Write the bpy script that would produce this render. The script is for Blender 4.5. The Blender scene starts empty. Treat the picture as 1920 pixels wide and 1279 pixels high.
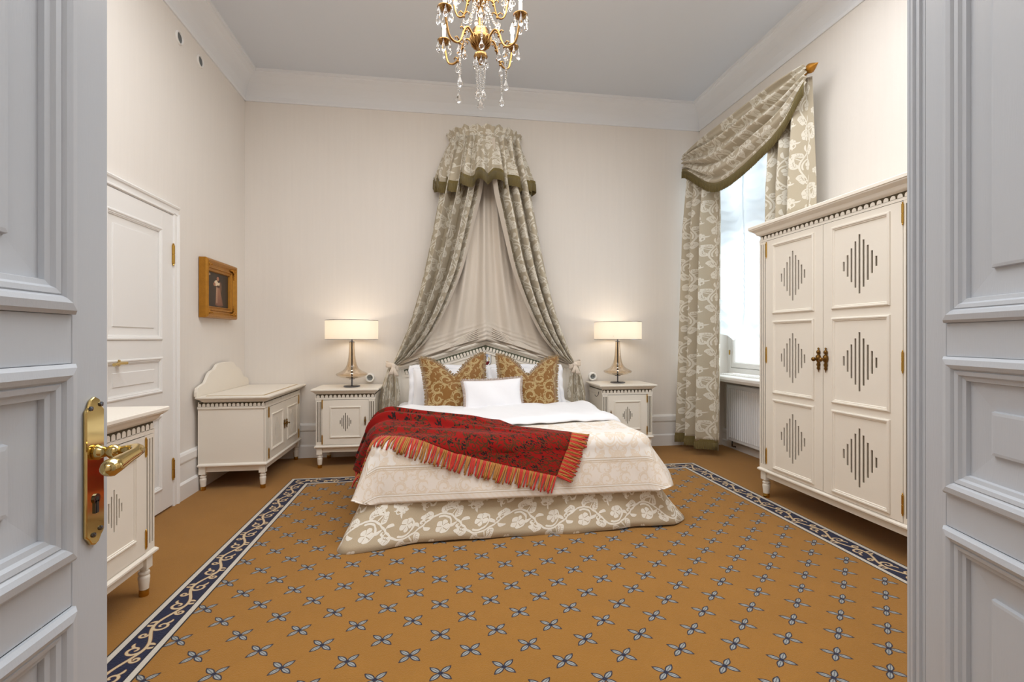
import bpy, bmesh, math, random
import numpy as np
from mathutils import Vector, Matrix
PI = math.pi
R = math.radians
rng = random.Random(7)
sc = bpy.context.scene
C = sc.collection

# ------------------------------------------------------------------ camera, sky, light, exposure
cam_d = bpy.data.cameras.new('camera')
cam = bpy.data.objects.new('camera', cam_d)
C.objects.link(cam)
cam_d.sensor_width = 36.0
cam_d.lens = 918.0 / 1920.0 * 36.0
cam_d.shift_y = -(639.5 - 635.0) / 1920.0
cam_d.clip_start = 0.02
cam.location = (0, 0, 1.2)
cam.rotation_euler = (R(90), 0, R(-8.55))
sc.camera = cam

world = bpy.data.worlds.new('overcast_sky')
sc.world = world
world.use_nodes = True
wb = world.node_tree.nodes['Background']
wb.inputs[0].default_value = (0.88, 0.95, 1.0, 1)
wb.inputs[1].default_value = 1.3

def area(name, loc, rot, sx, sy, power, col):
    l = bpy.data.lights.new(name, 'AREA')
    l.shape = 'RECTANGLE'; l.size = sx; l.size_y = sy; l.energy = power; l.color = col
    o = bpy.data.objects.new(name, l); C.objects.link(o)
    o.location = loc; o.rotation_euler = rot
    return o
# daylight through the window on the right wall, placed just outside the pane
area('window_daylight', (3.75, 4.15, 2.1), (0, R(90), 0), 2.4, 1.8, 32, (0.93, 0.97, 1.0))
# soft fill light added under the ceiling, over the near half of the room
area('ceiling_fill', (0.5, 2.15, 3.72), (0, 0, 0), 3.8, 1.7, 80, (0.95, 0.975, 1.0))

# fill light added in the unseen hall to set the door leaves' brightness
area('hall_fill', (0.2, -0.6, 3.70), (0, 0, 0), 1.4, .8, 22, (0.96, 0.98, 1.0))

sc.view_settings.view_transform = 'Standard'
sc.view_settings.look = 'None'
sc.view_settings.exposure = 0.52
sc.view_settings.gamma = 1.0
sc.view_settings.use_curve_mapping = False
sc.cycles.use_denoising = True
sc.cycles.max_bounces = 10
sc.cycles.diffuse_bounces = 6
sc.cycles.transparent_max_bounces = 12
sc.cycles.sample_clamp_indirect = 6.0

# ------------------------------------------------------------------ mesh builder
class MB:
    def __init__(s):
        s.v = []; s.f = []; s.uv = {}; s.mi = []; s.m = 0
    def add(s, vs, fs, uvs=None):
        b = len(s.v)
        s.v += [tuple(p) for p in vs]
        for f in fs:
            if uvs is not None:
                s.uv[len(s.f)] = [uvs[i] for i in f]
            s.f.append(tuple(b + i for i in f)); s.mi.append(s.m)
        return s
    def box(s, x0, x1, y0, y1, z0, z1):
        v = [(x0,y0,z0),(x1,y0,z0),(x1,y1,z0),(x0,y1,z0),(x0,y0,z1),(x1,y0,z1),(x1,y1,z1),(x0,y1,z1)]
        return s.add(v, [(0,3,2,1),(4,5,6,7),(0,1,5,4),(1,2,6,5),(2,3,7,6),(3,0,4,7)])
    def lathe(s, prof, c=(0,0,0), n=20, axis='z', cap=True):
        vs = []; fs = []
        for r, h in prof:
            for i in range(n):
                a = 2*PI*i/n
                p = (r*math.cos(a), r*math.sin(a), h)
                if axis == 'x': p = (p[2], p[0], p[1])
                if axis == 'y': p = (p[0], p[2], p[1])
                vs.append((c[0]+p[0], c[1]+p[1], c[2]+p[2]))
        for j in range(len(prof)-1):
            for i in range(n):
                k = (i+1) % n
                fs.append((j*n+i, j*n+k, (j+1)*n+k, (j+1)*n+i))
        if cap:
            if prof[0][0] > 1e-4: fs.append(tuple(range(n)))
            if prof[-1][0] > 1e-4: fs.append(tuple((len(prof)-1)*n+i for i in range(n)))
        return s.add(vs, fs)
    def tube(s, pts, rad, n=8, cap=True):
        pts = [Vector(p) for p in pts]
        if not isinstance(rad, (list, tuple)): rad = [rad]*len(pts)
        vs = []; fs = []
        up = Vector((0,0,1)); prev = None
        for i, p in enumerate(pts):
            t = (pts[min(i+1, len(pts)-1)] - pts[max(i-1, 0)])
            if t.length < 1e-9: t = Vector((0,0,1))
            t.normalize()
            if prev is None:
                a = t.cross(up if abs(t.z) < 0.9 else Vector((1,0,0)))
            else:
                a = prev - t*prev.dot(t)
                if a.length < 1e-6: a = t.cross(Vector((1,0,0)))
            a.normalize(); prev = a
            b = t.cross(a)
            for k in range(n):
                an = 2*PI*k/n
                vs.append(p + (a*math.cos(an) + b*math.sin(an))*rad[i])
        for j in range(len(pts)-1):
            for k in range(n):
                l = (k+1) % n
                fs.append((j*n+k, j*n+l, (j+1)*n+l, (j+1)*n+k))
        if cap:
            fs.append(tuple(range(n))); fs.append(tuple((len(pts)-1)*n+k for k in range(n)))
        return s.add(vs, fs)
    def grid(s, fn, nu, nv, uvfn=None, closed=False):
        vs = []; uvs = []; fs = []
        for j in range(nv+1):
            for i in range(nu+1):
                u = i/nu; v = j/nv
                vs.append(fn(u, v)); uvs.append(uvfn(u, v) if uvfn else (u, v))
        for j in range(nv):
            for i in range(nu):
                a = j*(nu+1)+i
                fs.append((a, a+1, a+nu+2, a+nu+1))
        return s.add(vs, fs, uvs)
    def prism(s, poly, O, U, V, N, d):
        O, U, V, N = map(Vector, (O, U, V, N)); n = len(poly)
        vs = [O+U*a+V*b for a, b in poly] + [O+U*a+V*b+N*d for a, b in poly]
        fs = [tuple(range(n)), tuple(range(2*n-1, n-1, -1))]
        fs += [(i, (i+1) % n, n+(i+1) % n, n+i) for i in range(n)]
        return s.add(vs, fs)
    def frame(s, O, U, V, N, w, h, prof, fill=False):
        O, U, V, N = map(Vector, (O, U, V, N))
        vs = []; fs = []
        for d, e in prof:
            for a, b in ((d, d), (w-d, d), (w-d, h-d), (d, h-d)):
                vs.append(O+U*a+V*b+N*e)
        for j in range(len(prof)-1):
            for k in range(4):
                l = (k+1) % 4
                fs.append((j*4+k, j*4+l, (j+1)*4+l, (j+1)*4+k))
        if fill:
            j = len(prof)-1
            fs.append((j*4, j*4+1, j*4+2, j*4+3))
        return s.add(vs, fs)
    def ball(s, c, r, n=8, m=6, sz=(1,1,1)):
        prof = [(max(r*math.sin(PI*j/m), 1e-5), -r*math.cos(PI*j/m)) for j in range(m+1)]
        b = len(s.v); s.lathe(prof, (0,0,0), n, cap=False)
        for i in range(b, len(s.v)):
            p = s.v[i]; s.v[i] = (c[0]+p[0]*sz[0], c[1]+p[1]*sz[1], c[2]+p[2]*sz[2])
        return s
    def extrude_profile(s, prof, O, U, V, N, length):
        """open profile in U,V swept straight along N"""
        return s.prism(prof, O, U, V, N, length)

def build(name, M, mat, parent=None, smooth=False, bevel=0.0, kind=None, label=None, solid=0.0, sub=0, recalc=True, angle=None):
    me = bpy.data.meshes.new(name)
    me.from_pydata([tuple(p) for p in M.v], [], M.f)
    if M.uv:
        ul = me.uv_layers.new(name='uv')
        for p in me.polygons:
            u = M.uv.get(p.index)
            if u:
                for k, li in enumerate(p.loop_indices): ul.data[li].uv = u[k]
    mats = mat if isinstance(mat, (list, tuple)) else [mat]
    for m in mats: me.materials.append(m)
    if len(mats) > 1:
        for p, i in zip(me.polygons, M.mi): p.material_index = i
    if recalc:
        bm = bmesh.new(); bm.from_mesh(me)
        bmesh.ops.recalc_face_normals(bm, faces=bm.faces)
        bm.to_mesh(me); bm.free()
    if smooth:
        for p in me.polygons: p.use_smooth = True
        if angle: me.set_sharp_from_angle(angle=R(angle))
    me.update()
    o = bpy.data.objects.new(name, me); C.objects.link(o)
    if parent is not None: o.parent = parent
    if bevel:
        b = o.modifiers.new('bevel', 'BEVEL'); b.width = bevel; b.segments = 2; b.limit_method = 'ANGLE'; b.angle_limit = R(40)
    if solid:
        d = o.modifiers.new('solid', 'SOLIDIFY'); d.thickness = solid; d.offset = 0
    if sub:
        d = o.modifiers.new('sub', 'SUBSURF'); d.levels = sub; d.render_levels = sub
    if kind: o['kind'] = kind
    if label: o['label'] = label
    return o

def thing(name, label, cat, loc=(0,0,0), rz=0.0, group=None):
    o = bpy.data.objects.new(name, None); C.objects.link(o)
    o.location = loc; o.rotation_euler = (0, 0, rz); o.empty_display_size = 0.1
    o['label'] = label; o['category'] = cat
    if group: o['group'] = group
    return o
def struct_root(name, loc=(0,0,0), rz=0.0):
    o = bpy.data.objects.new(name, None); C.objects.link(o)
    o.location = loc; o.rotation_euler = (0, 0, rz); o['kind'] = 'structure'
    return o
def tag(o, label, cat, group=None):
    o['label'] = label; o['category'] = cat
    if group: o['group'] = group
    return o
def copy_tree(o, parent=None):
    c = o.copy(); C.objects.link(c)
    if parent is not None: c.parent = parent
    for ch in list(o.children): copy_tree(ch, c)
    return c

# ------------------------------------------------------------------ materials
def lin(r, g, b):
    f = lambda x: (x/255/12.92) if x/255 <= 0.04045 else ((x/255+0.055)/1.055)**2.4
    return (f(r), f(g), f(b), 1)

def mat(name, col, rough=0.5, metal=0.0, bump=0.0, bscale=60, var=0.0, vscale=4.0, spec=0.5, sheen=0.0, coat=0.0, emit=None, stretch=None):
    m = bpy.data.materials.new(name); m.use_nodes = True
    nt = m.node_tree; b = nt.nodes['Principled BSDF']
    b.inputs['Base Color'].default_value = col
    b.inputs['Roughness'].default_value = rough
    b.inputs['Metallic'].default_value = metal
    b.inputs['Specular IOR Level'].default_value = spec
    b.inputs['Sheen Weight'].default_value = sheen
    b.inputs['Coat Weight'].default_value = coat
    tc = nt.nodes.new('ShaderNodeTexCoord')
    src = tc.outputs['Object']
    if stretch:
        mp = nt.nodes.new('ShaderNodeMapping'); mp.inputs['Scale'].default_value = stretch
        nt.links.new(src, mp.inputs[0]); src = mp.outputs[0]
    if var:
        n = nt.nodes.new('ShaderNodeTexNoise'); n.inputs['Scale'].default_value = vscale; n.inputs['Detail'].default_value = 4
        nt.links.new(src, n.inputs['Vector'])
        mx = nt.nodes.new('ShaderNodeMix'); mx.data_type = 'RGBA'
        mx.inputs[6].default_value = col
        mx.inputs[7].default_value = tuple(c*(1-var) for c in col[:3]) + (1,)
        nt.links.new(n.outputs[0], mx.inputs[0]); nt.links.new(mx.outputs[2], b.inputs['Base Color'])
    if bump:
        n = nt.nodes.new('ShaderNodeTexNoise'); n.inputs['Scale'].default_value = bscale; n.inputs['Detail'].default_value = 3
        nt.links.new(src, n.inputs['Vector'])
        bp = nt.nodes.new('ShaderNodeBump'); bp.inputs['Strength'].default_value = bump; bp.inputs['Distance'].default_value = 0.004
        nt.links.new(n.outputs[0], bp.inputs['Height']); nt.links.new(bp.outputs[0], b.inputs['Normal'])
    if emit:
        b.inputs['Emission Color'].default_value = emit[0]; b.inputs['Emission Strength'].default_value = emit[1]
    return m

# --- pattern tiles, drawn stroke by stroke
class Tile:
    def __init__(s, w, h, bg=0.0):
        s.w, s.h = w, h; s.a = np.full((h, w), bg, np.float32)
    def dot(s, x, y, r, val=1.0):               # in tile units, x 0..1 over the width, y 0..h/w
        px, py, pr = x*s.w, y*s.w, r*s.w
        k = int(pr+2); ix, iy = int(math.floor(px)), int(math.floor(py))
        xs = np.arange(ix-k, ix+k+2); ys = np.arange(iy-k, iy+k+2)
        d = np.hypot(xs[None, :]-px, ys[:, None]-py)
        c = np.clip(pr-d+0.5, 0, 1).astype(np.float32)
        gx = xs % s.w; gy = ys % s.h
        sub = s.a[np.ix_(gy, gx)]
        s.a[np.ix_(gy, gx)] = sub*(1-c)+val*c
    def stroke(s, pts, rs, val=1.0):
        for i in range(len(pts)-1):
            (x0, y0), (x1, y1) = pts[i], pts[i+1]
            r0 = rs[i] if isinstance(rs, list) else rs; r1 = rs[i+1] if isinstance(rs, list) else rs
            L = math.hypot(x1-x0, y1-y0); n = max(1, int(L/max(0.4*min(r0, r1), 0.7/s.w)))
            for k in range(n+1):
                t = k/n; s.dot(x0+(x1-x0)*t, y0+(y1-y0)*t, r0+(r1-r0)*t, val)
    def leaf(s, x, y, ang, L, w, bend=0.0, val=1.0, vein=None):
        pts = []; rs = []
        for k in range(13):
            t = k/12; a = ang+bend*t
            pts.append((x+L*t*math.cos(a), y+L*t*math.sin(a))); rs.append(max(w*math.sin(PI*min(1, t*0.93+0.05))**0.8, 0.6/s.w))
        s.stroke(pts, rs, val)
        if vein is not None: s.stroke(pts[2:10], 0.12*w+0.4/s.w, vein)
    def spiral(s, cx, cy, r0, a0, turns, w0, w1, val=1.0):
        pts = []; rs = []; n = 40
        for k in range(n+1):
            t = k/n; r = r0*(1-t)**0.8+0.008*t; a = a0+turns*2*PI*t
            pts.append((cx+r*math.cos(a), cy+r*math.sin(a))); rs.append(w0+(w1-w0)*t)
        s.stroke(pts, rs, val)
    def flower(s, x, y, r, rot=0.0, val=1.0, cut=0.0):
        for k in range(5):
            a = rot+2*PI*k/5
            s.dot(x+0.58*r*math.cos(a), y+0.58*r*math.sin(a), 0.42*r, val)
        for k in range(5):
            a = rot+2*PI*(k+0.5)/5
            s.stroke([(x+0.2*r*math.cos(a), y+0.2*r*math.sin(a)), (x+0.75*r*math.cos(a), y+0.75*r*math.sin(a))], 0.035*r+0.4/s.w, cut)
        s.dot(x, y, 0.2*r, val)
    def image(s, name):
        return to_image(name, np.repeat(s.a[:, :, None], 3, axis=2), False)

def to_image(name, rgb, color=True):
    h, w = rgb.shape[:2]
    im = bpy.data.images.new(name, w, h)
    if not color: im.colorspace_settings.name = 'Non-Color'
    px = np.ones((h, w, 4), np.float32); px[:, :, :3] = rgb
    im.pixels.foreach_set(px.ravel()); im.update(); im.pack()
    return im

def acanthus(t, x, y, a, L, w, n=4, bend=.0, val=1.0, notch=0.0):
    """spray of lobed leaves along a bent rib"""
    px, py = x, y
    for k in range(n):
        f = (k+.3)/n; aa = a+bend*f
        bx, by = x+L*.72*f*math.cos(a+bend*f*.5), y+L*.72*f*math.sin(a+bend*f*.5)
        for sg in (-1, 1): t.leaf(bx, by, aa+sg*(1.05-.40*f), L*(.52-.12*f), w*.55, -sg*.75, val)
    t.leaf(x, y, a, L, w*.8, bend, val)
    if notch is not None:
        t.leaf(x+L*.12*math.cos(a), y+L*.12*math.sin(a), a, L*.6, .0035, bend, notch)
        for k in range(1, n):
            f = k/n; aa = a+bend*f; bx, by = x+L*.72*f*math.cos(a+bend*f*.5), y+L*.72*f*math.sin(a+bend*f*.5)
            for sg in (-1, 1): t.stroke([(bx+.008*math.cos(aa+sg), by+.008*math.sin(aa+sg)), (bx+L*.20*math.cos(aa+sg*.9), by+L*.20*math.sin(aa+sg*.9))], .0022, notch)
def vine_tile():
    t = Tile(768, 768)
    for sgn, oy, ox in ((1, .25, 0.0), (-1, .75, .30)):
        A = .135
        S = lambda q: oy+sgn*A*math.sin(2*PI*(q-ox))
        t.stroke([(ox+i/80, S(ox+i/80)) for i in range(81)], .0115)
        for k, fx in enumerate((.25, .75)):
            up = sgn*(1 if k == 0 else -1); X = ox+fx
            cx, cy = X+.02, oy-up*.03
            t.spiral(cx, cy, .14, PI/2*up+(.5 if up > 0 else -.5), -up*.95, .0125, .008)
            t.flower(cx, cy, .088, ox*3+k)
            py_ = oy+up*A
            acanthus(t, X-.02, py_+up*.005, up*1.15, .19, .032, bend=-up*.9)
            acanthus(t, X-.13, S(X-.13), PI-up*.5, .17, .030, bend=up*.9)
            acanthus(t, X+.16, S(X+.16)+up*.01, up*.85, .15, .028, bend=up*.7)
            t.stroke([(X+.10, S(X+.10)), (X+.16, py_+up*.07), (X+.13, py_+up*.13)], .007)
            t.flower(X+.13, py_+up*.14, .052, k)
            t.leaf(X+.10, py_-up*.15, -up*.4, .11, .022, up*.7); t.leaf(X-.14, py_-up*.18, PI+up*.5, .11, .022, -up*.7)
            t.spiral(X-.20, py_-up*.01, .050, -up*1.2, up*.9, .009, .006)
            t.spiral(X+.23, py_-up*.16, .045, up*1.2, -up*.9, .009, .006)
        for q, (dx, dy) in enumerate(((0.0, .24), (.36, .26), (.62, .22))):
            x, y = ox+dx, oy+sgn*dy
            t.spiral(x, y, .055, 1.3*q, sgn*.9, .009, .005); t.leaf(x+.05, y, q*2.0, .10, .016, .8); t.leaf(x-.04, y+.02, q*2.0+2.4, .09, .015, -.8)
    return t
def scroll_tile():
    t = Tile(640, 640); rg = random.Random(4)
    n = 2
    for i in range(n):
        for j in range(n):
            for g in (0, 1):
                x = (i+.5*(j % 2)+.5*g)/n+.04; y = (j+.5*g)/n+.06; h = 1 if (i+j+g) % 2 else -1
                a0 = (.4 if h > 0 else 2.6)+g*1.2+.3*j; r = .185 if g == 0 else .150
                N = 30; pts = []; rs = []
                for k in range(N+1):
                    f = k/N; a = a0+h*2*PI*.92*f; rr = r*(1-.80*f)
                    pts.append((x+rr*math.cos(a), y+rr*math.sin(a))); rs.append(.019*math.sin(PI*(.12+.80*f))**.8)
                t.stroke(pts, rs); t.dot(pts[-1][0], pts[-1][1], .022)
                for q in range(1, 8):
                    k = int(q*N/11); a = a0+h*2*PI*.92*k/N
                    t.leaf(pts[k][0], pts[k][1], a-h*.10, .105*(1-.06*q), .0135, h*1.7)
                for q in range(2, 6):
                    k = int(q*N/9); a = a0+h*2*PI*.92*k/N
                    t.leaf(pts[k][0], pts[k][1], a+PI-h*.3-h*.6, .05, .010, -h*.9)
                for q in range(3): t.leaf(pts[0][0], pts[0][1], a0-h*(1.0+.45*q), .15-.02*q, .016, -h*(1.3-.8*q))
    for k in range(40): t.leaf(rg.random(), rg.random(), rg.uniform(0, 6.28), rg.uniform(.06, .11), .011, rg.choice((-1.6, 1.6)))
    return t
def paisley_tile():
    t = Tile(640, 640); rg = random.Random(5)
    for k in range(34):
        gx, gy = k % 6, k//6
        x, y, a, h = (gx+rg.random()*.7)/6, (gy+rg.random()*.7)/6, rg.uniform(0, 6.28), rg.choice((-1, 1))
        t.spiral(x, y, rg.uniform(.05, .09), a, h*rg.uniform(.7, 1.0), .012, .006)
        for q in range(5): t.leaf(x+.06*math.cos(a+q*1.25), y+.06*math.sin(a+q*1.25), a+q*1.25+h*.9, rg.uniform(.06, .11), .012, h*rg.uniform(.5, 1.4))
    return t
def dots_tile():
    t = Tile(512, 512); rg = random.Random(9)
    for k in range(36):
        x, y, a = rg.random(), rg.random(), rg.uniform(0, 6.28)
        t.leaf(x, y, a, rg.uniform(.06, .10), .016, rg.uniform(-1.4, 1.4)); t.dot(x+.05, y+.03, .016); t.stroke([(x+.03,y-.04),(x+.07,y-.03)],.006)
    return t
VINE = vine_tile(); vine_img = VINE.image('vine_mask')
SCROLL = scroll_tile(); scroll_img = SCROLL.image('scroll_mask')
paisley_img = paisley_tile().image('paisley_mask'); dots_img = dots_tile().image('dots_mask')

def fabric(name, img, c0, c1, size, rough=0.85, sheen=0.2, bump=0.35, c2=None, off2=(0.3, 0.2), weave=350, quilt=0.0, img2=None):
    m = bpy.data.materials.new(name); m.use_nodes = True
    nt = m.node_tree; b = nt.nodes['Principled BSDF']; N = nt.nodes.new; L = nt.links.new
    uv = N('ShaderNodeUVMap')
    def tex(off, sz):
        mp = N('ShaderNodeMapping'); mp.inputs['Scale'].default_value = (1/sz, 1/sz, 1); mp.inputs['Location'].default_value = (off[0], off[1], 0)
        L(uv.outputs[0], mp.inputs[0]); t = N('ShaderNodeTexImage'); t.image = img; L(mp.outputs[0], t.inputs[0]); return t
    t = tex((0, 0), size)
    mx = N('ShaderNodeMix'); mx.data_type = 'RGBA'; mx.inputs[6].default_value = c0; mx.inputs[7].default_value = c1
    L(t.outputs[0], mx.inputs[0]); out = mx.outputs[2]
    if c2:
        t2 = tex(off2, size*0.83); t2.image = img2 or img; m2 = N('ShaderNodeMix'); m2.data_type = 'RGBA'; m2.inputs[7].default_value = c2
        L(t2.outputs[0], m2.inputs[0]); L(out, m2.inputs[6]); out = m2.outputs[2]
    n = N('ShaderNodeTexNoise'); n.inputs['Scale'].default_value = weave; L(uv.outputs[0], n.inputs['Vector'])
    m3 = N('ShaderNodeMix'); m3.data_type = 'RGBA'; m3.blend_type = 'MULTIPLY'; m3.inputs[0].default_value = 0.35
    L(out, m3.inputs[6]); L(n.outputs[0], m3.inputs[7])
    gm = N('ShaderNodeMix'); gm.data_type = 'RGBA'; gm.blend_type = 'MULTIPLY'; gm.inputs[0].default_value = 1.0
    gm.inputs[7].default_value = (1.2, 1.2, 1.2, 1); L(m3.outputs[2], gm.inputs[6])
    L(gm.outputs[2], b.inputs['Base Color'])
    add = N('ShaderNodeMath'); add.operation = 'MULTIPLY_ADD'; add.inputs[1].default_value = 0.35
    L(n.outputs[0], add.inputs[0]); L(t.outputs[0], add.inputs[2])
    h = add.outputs[0]
    if quilt:
        w = N('ShaderNodeTexVoronoi'); w.inputs['Scale'].default_value = 22; L(uv.outputs[0], w.inputs['Vector'])
        q = N('ShaderNodeMath'); q.operation = 'MULTIPLY_ADD'; q.inputs[1].default_value = -quilt
        L(w.outputs[0], q.inputs[0]); L(h, q.inputs[2]); h = q.outputs[0]
    bp = N('ShaderNodeBump'); bp.inputs['Strength'].default_value = bump; bp.inputs['Distance'].default_value = 0.003
    L(h, bp.inputs['Height']); L(bp.outputs[0], b.inputs['Normal'])
    b.inputs['Roughness'].default_value = rough; b.inputs['Sheen Weight'].default_value = sheen
    b.inputs['Specular IOR Level'].default_value = 0.25
    return m
def img_mat(name, img, rough=0.7, bump=0.0, spec=0.3):
    m = bpy.data.materials.new(name); m.use_nodes = True
    nt = m.node_tree; b = nt.nodes['Principled BSDF']; N = nt.nodes.new; L = nt.links.new
    uv = N('ShaderNodeUVMap'); t = N('ShaderNodeTexImage'); t.image = img; L(uv.outputs[0], t.inputs[0])
    L(t.outputs[0], b.inputs['Base Color']); b.inputs['Roughness'].default_value = rough; b.inputs['Specular IOR Level'].default_value = spec
    if bump:
        bp = N('ShaderNodeBump'); bp.inputs['Strength'].default_value = bump; bp.inputs['Distance'].default_value = 0.003
        L(t.outputs[0], bp.inputs['Height']); L(bp.outputs[0], b.inputs['Normal'])
    return m
def translucent(name, col, tcol, fac=0.5, transp=0.0, rough=0.9):
    m = bpy.data.materials.new(name); m.use_nodes = True
    nt = m.node_tree; N = nt.nodes.new; L = nt.links.new
    for n in list(nt.nodes): nt.nodes.remove(n)
    out = N('ShaderNodeOutputMaterial'); d = N('ShaderNodeBsdfDiffuse'); t = N('ShaderNodeBsdfTranslucent')
    d.inputs[0].default_value = col; t.inputs[0].default_value = tcol
    mx = N('ShaderNodeMixShader'); mx.inputs[0].default_value = fac; L(d.outputs[0], mx.inputs[1]); L(t.outputs[0], mx.inputs[2]); o = mx.outputs[0]
    if transp:
        tr = N('ShaderNodeBsdfTransparent'); m2 = N('ShaderNodeMixShader'); m2.inputs[0].default_value = transp
        L(o, m2.inputs[1]); L(tr.outputs[0], m2.inputs[2]); o = m2.outputs[0]
    L(o, out.inputs[0]); return m
def glass(name, col, rough=0.0, ior=1.45, thin=0.0):
    m = bpy.data.materials.new(name); m.use_nodes = True
    nt = m.node_tree; N = nt.nodes.new; L = nt.links.new
    for n in list(nt.nodes): nt.nodes.remove(n)
    out = N('ShaderNodeOutputMaterial'); g = N('ShaderNodeBsdfGlass'); g.inputs[0].default_value = col; g.inputs['Roughness'].default_value = rough; g.inputs['IOR'].default_value = ior
    o = g.outputs[0]
    if thin:
        tr = N('ShaderNodeBsdfTransparent'); tr.inputs[0].default_value = col; gl = N('ShaderNodeBsdfGlossy'); gl.inputs['Roughness'].default_value = 0.02
        lw = N('ShaderNodeLayerWeight'); lw.inputs[0].default_value = thin
        m2 = N('ShaderNodeMixShader'); L(lw.outputs[1], m2.inputs[0]); L(tr.outputs[0], m2.inputs[1]); L(gl.outputs[0], m2.inputs[2]); o = m2.outputs[0]
    L(o, out.inputs[0]); return m

M = {}
M['wall'] = mat('wallpaper', lin(232, 226, 219), 0.85, bump=0.25, bscale=40, var=0.05, vscale=3, stretch=(14, 14, 0.6), spec=0.2)
M['ceiling'] = mat('ceiling_paint', lin(216, 221, 228), 0.9, spec=0.2)
M['trim'] = mat('white_trim', lin(234, 232, 229), 0.45)
M['cornice'] = mat('cornice_plaster', lin(230, 232, 235), 0.8, spec=0.2)
M['carpet'] = mat('tan_carpet', lin(158, 110, 46), 0.95, bump=0.8, bscale=260, var=0.16, vscale=5, spec=0.1, sheen=0.15)
M['cream'] = mat('cream_lacquer', lin(236, 229, 217), 0.38, var=0.02, vscale=9, coat=0.1)
M['olive'] = mat('olive_inlay', lin(72, 60, 36), 0.7)
M['goldline'] = mat('gold_inlay', lin(178, 146, 82), 0.4, metal=0.4)
M['brass'] = mat('brass', lin(200, 160, 80), 0.22, metal=1.0)
M['brassdark'] = mat('aged_brass', lin(130, 95, 45), 0.35, metal=0.9, var=0.3, vscale=60)
M['brasshandle'] = mat('polished_brass', lin(205, 180, 120), 0.08, metal=1.0)
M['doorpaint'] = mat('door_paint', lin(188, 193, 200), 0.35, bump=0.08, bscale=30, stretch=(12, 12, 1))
M['white'] = mat('white_linen', lin(240, 240, 243), 0.85, bump=0.25, bscale=25, sheen=0.2, spec=0.2)
M['lining'] = mat('beige_satin_lining', lin(214, 204, 191), 0.5, sheen=0.3, spec=0.3, bump=0.1, bscale=15)
M['ribbon'] = mat('beige_ribbon', lin(222, 208, 192), 0.6, sheen=0.2)
M['fringe'] = mat('olive_fringe', lin(122, 106, 58), 0.85, var=0.35, vscale=120, sheen=0.2)
M['cfringe'] = mat('beige_brush_fringe', lin(175, 148, 110), 0.9, var=0.4, vscale=90)
M['wfringe'] = mat('ivory_brush_fringe', lin(205, 190, 180), 0.9, var=0.3, vscale=90)
M['redfr'] = mat('red_cord', lin(190, 38, 18), 0.8, sheen=0.3)
M['goldfr'] = mat('gold_cord', lin(190, 130, 62), 0.8, var=0.4, vscale=200)
M['chrome'] = mat('dark_chrome', lin(110, 112, 120), 0.12, metal=1.0)
M['gilt'] = mat('gilt_wood', lin(190, 132, 45), 0.35, metal=0.6, bump=0.4, bscale=90, var=0.35, vscale=30)
M['plastic'] = mat('white_plastic', lin(240, 240, 238), 0.3)
M['grey'] = mat('grey_insert', lin(130, 134, 134), 0.5)
M['dark'] = mat('black_detail', lin(25, 25, 26), 0.5)
M['radiator'] = mat('radiator_enamel', lin(238, 240, 243), 0.35)
M['crystal'] = glass('cut_crystal', (1, 1, 1, 1), 0.0, 1.5)
M['amberglass'] = glass('smoked_amber_glass', (0.90, 0.80, 0.66, 1), thin=0.35)
M['pane'] = glass('window_glass', (0.98, 1, 1, 1), thin=0.12)
M['bulb'] = mat('lit_bulb', (1, 0.9, 0.7, 1), 0.3, emit=((1, 0.78, 0.48, 1), 22))
M['shade'] = translucent('lamp_shade_fabric', lin(250, 245, 238), lin(250, 241, 228), 0.5)
M['net'] = translucent('net_voile', lin(236, 240, 244), lin(225, 232, 240), 0.5, 0.03)
TAUPE = lin(184, 173, 152); IVORY = lin(220, 215, 202)
M['vine'] = fabric('vine_curtain_fabric', vine_img, TAUPE, IVORY, 0.46)
M['vineq'] = fabric('quilted_vine_fabric', vine_img, lin(190, 174, 148), lin(238, 234, 224), 0.44, quilt=0.5, bump=0.5)
M['gold'] = fabric('gold_damask', scroll_img, lin(132, 90, 36), lin(176, 152, 104), 0.36, rough=0.55, sheen=0.4, bump=0.6)
M['throw'] = fabric('red_paisley', paisley_img, lin(142, 13, 5), lin(80, 46, 20), 0.46, rough=0.9, sheen=0.05, bump=0.3, c2=lin(34, 22, 20), off2=(0.37, 0.21), img2=dots_img)

# ------------------------------------------------------------------ room shell
XL, XR, YB, ZC = -1.90, 2.94, 5.20, 3.82
WY0, WY1, WZ1 = 3.56, 5.12, 3.12          # window niche in the right wall
NX = 3.20
m = MB().box(XL-.1, XR+.5, -1.2, YB+.1, -.1, 0); build('floor', m, M['carpet'], kind='structure')
m = MB().box(XL-.1, XR+.5, -1.2, YB+.1, ZC, ZC+.1); build('ceiling', m, M['ceiling'], kind='structure')
m = MB().box(XL-.1, XR+.5, YB, YB+.1, 0, ZC); build('wall_back', m, M['wall'], kind='structure')
m = MB().box(XL-.1, XL, 0.3, YB, 0, ZC); build('wall_left', m, M['wall'], kind='structure')
m = MB()
m.box(XR, XR+.5, 0.3, WY0, 0, ZC); m.box(XR, XR+.5, WY1, YB, 0, ZC); m.box(XR, XR+.5, WY0, WY1, WZ1, ZC)
m.box(NX, XR+.5, WY0, WY1, 0, 0.80)
build('wall_right', m, M['wall'], kind='structure')

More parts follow.
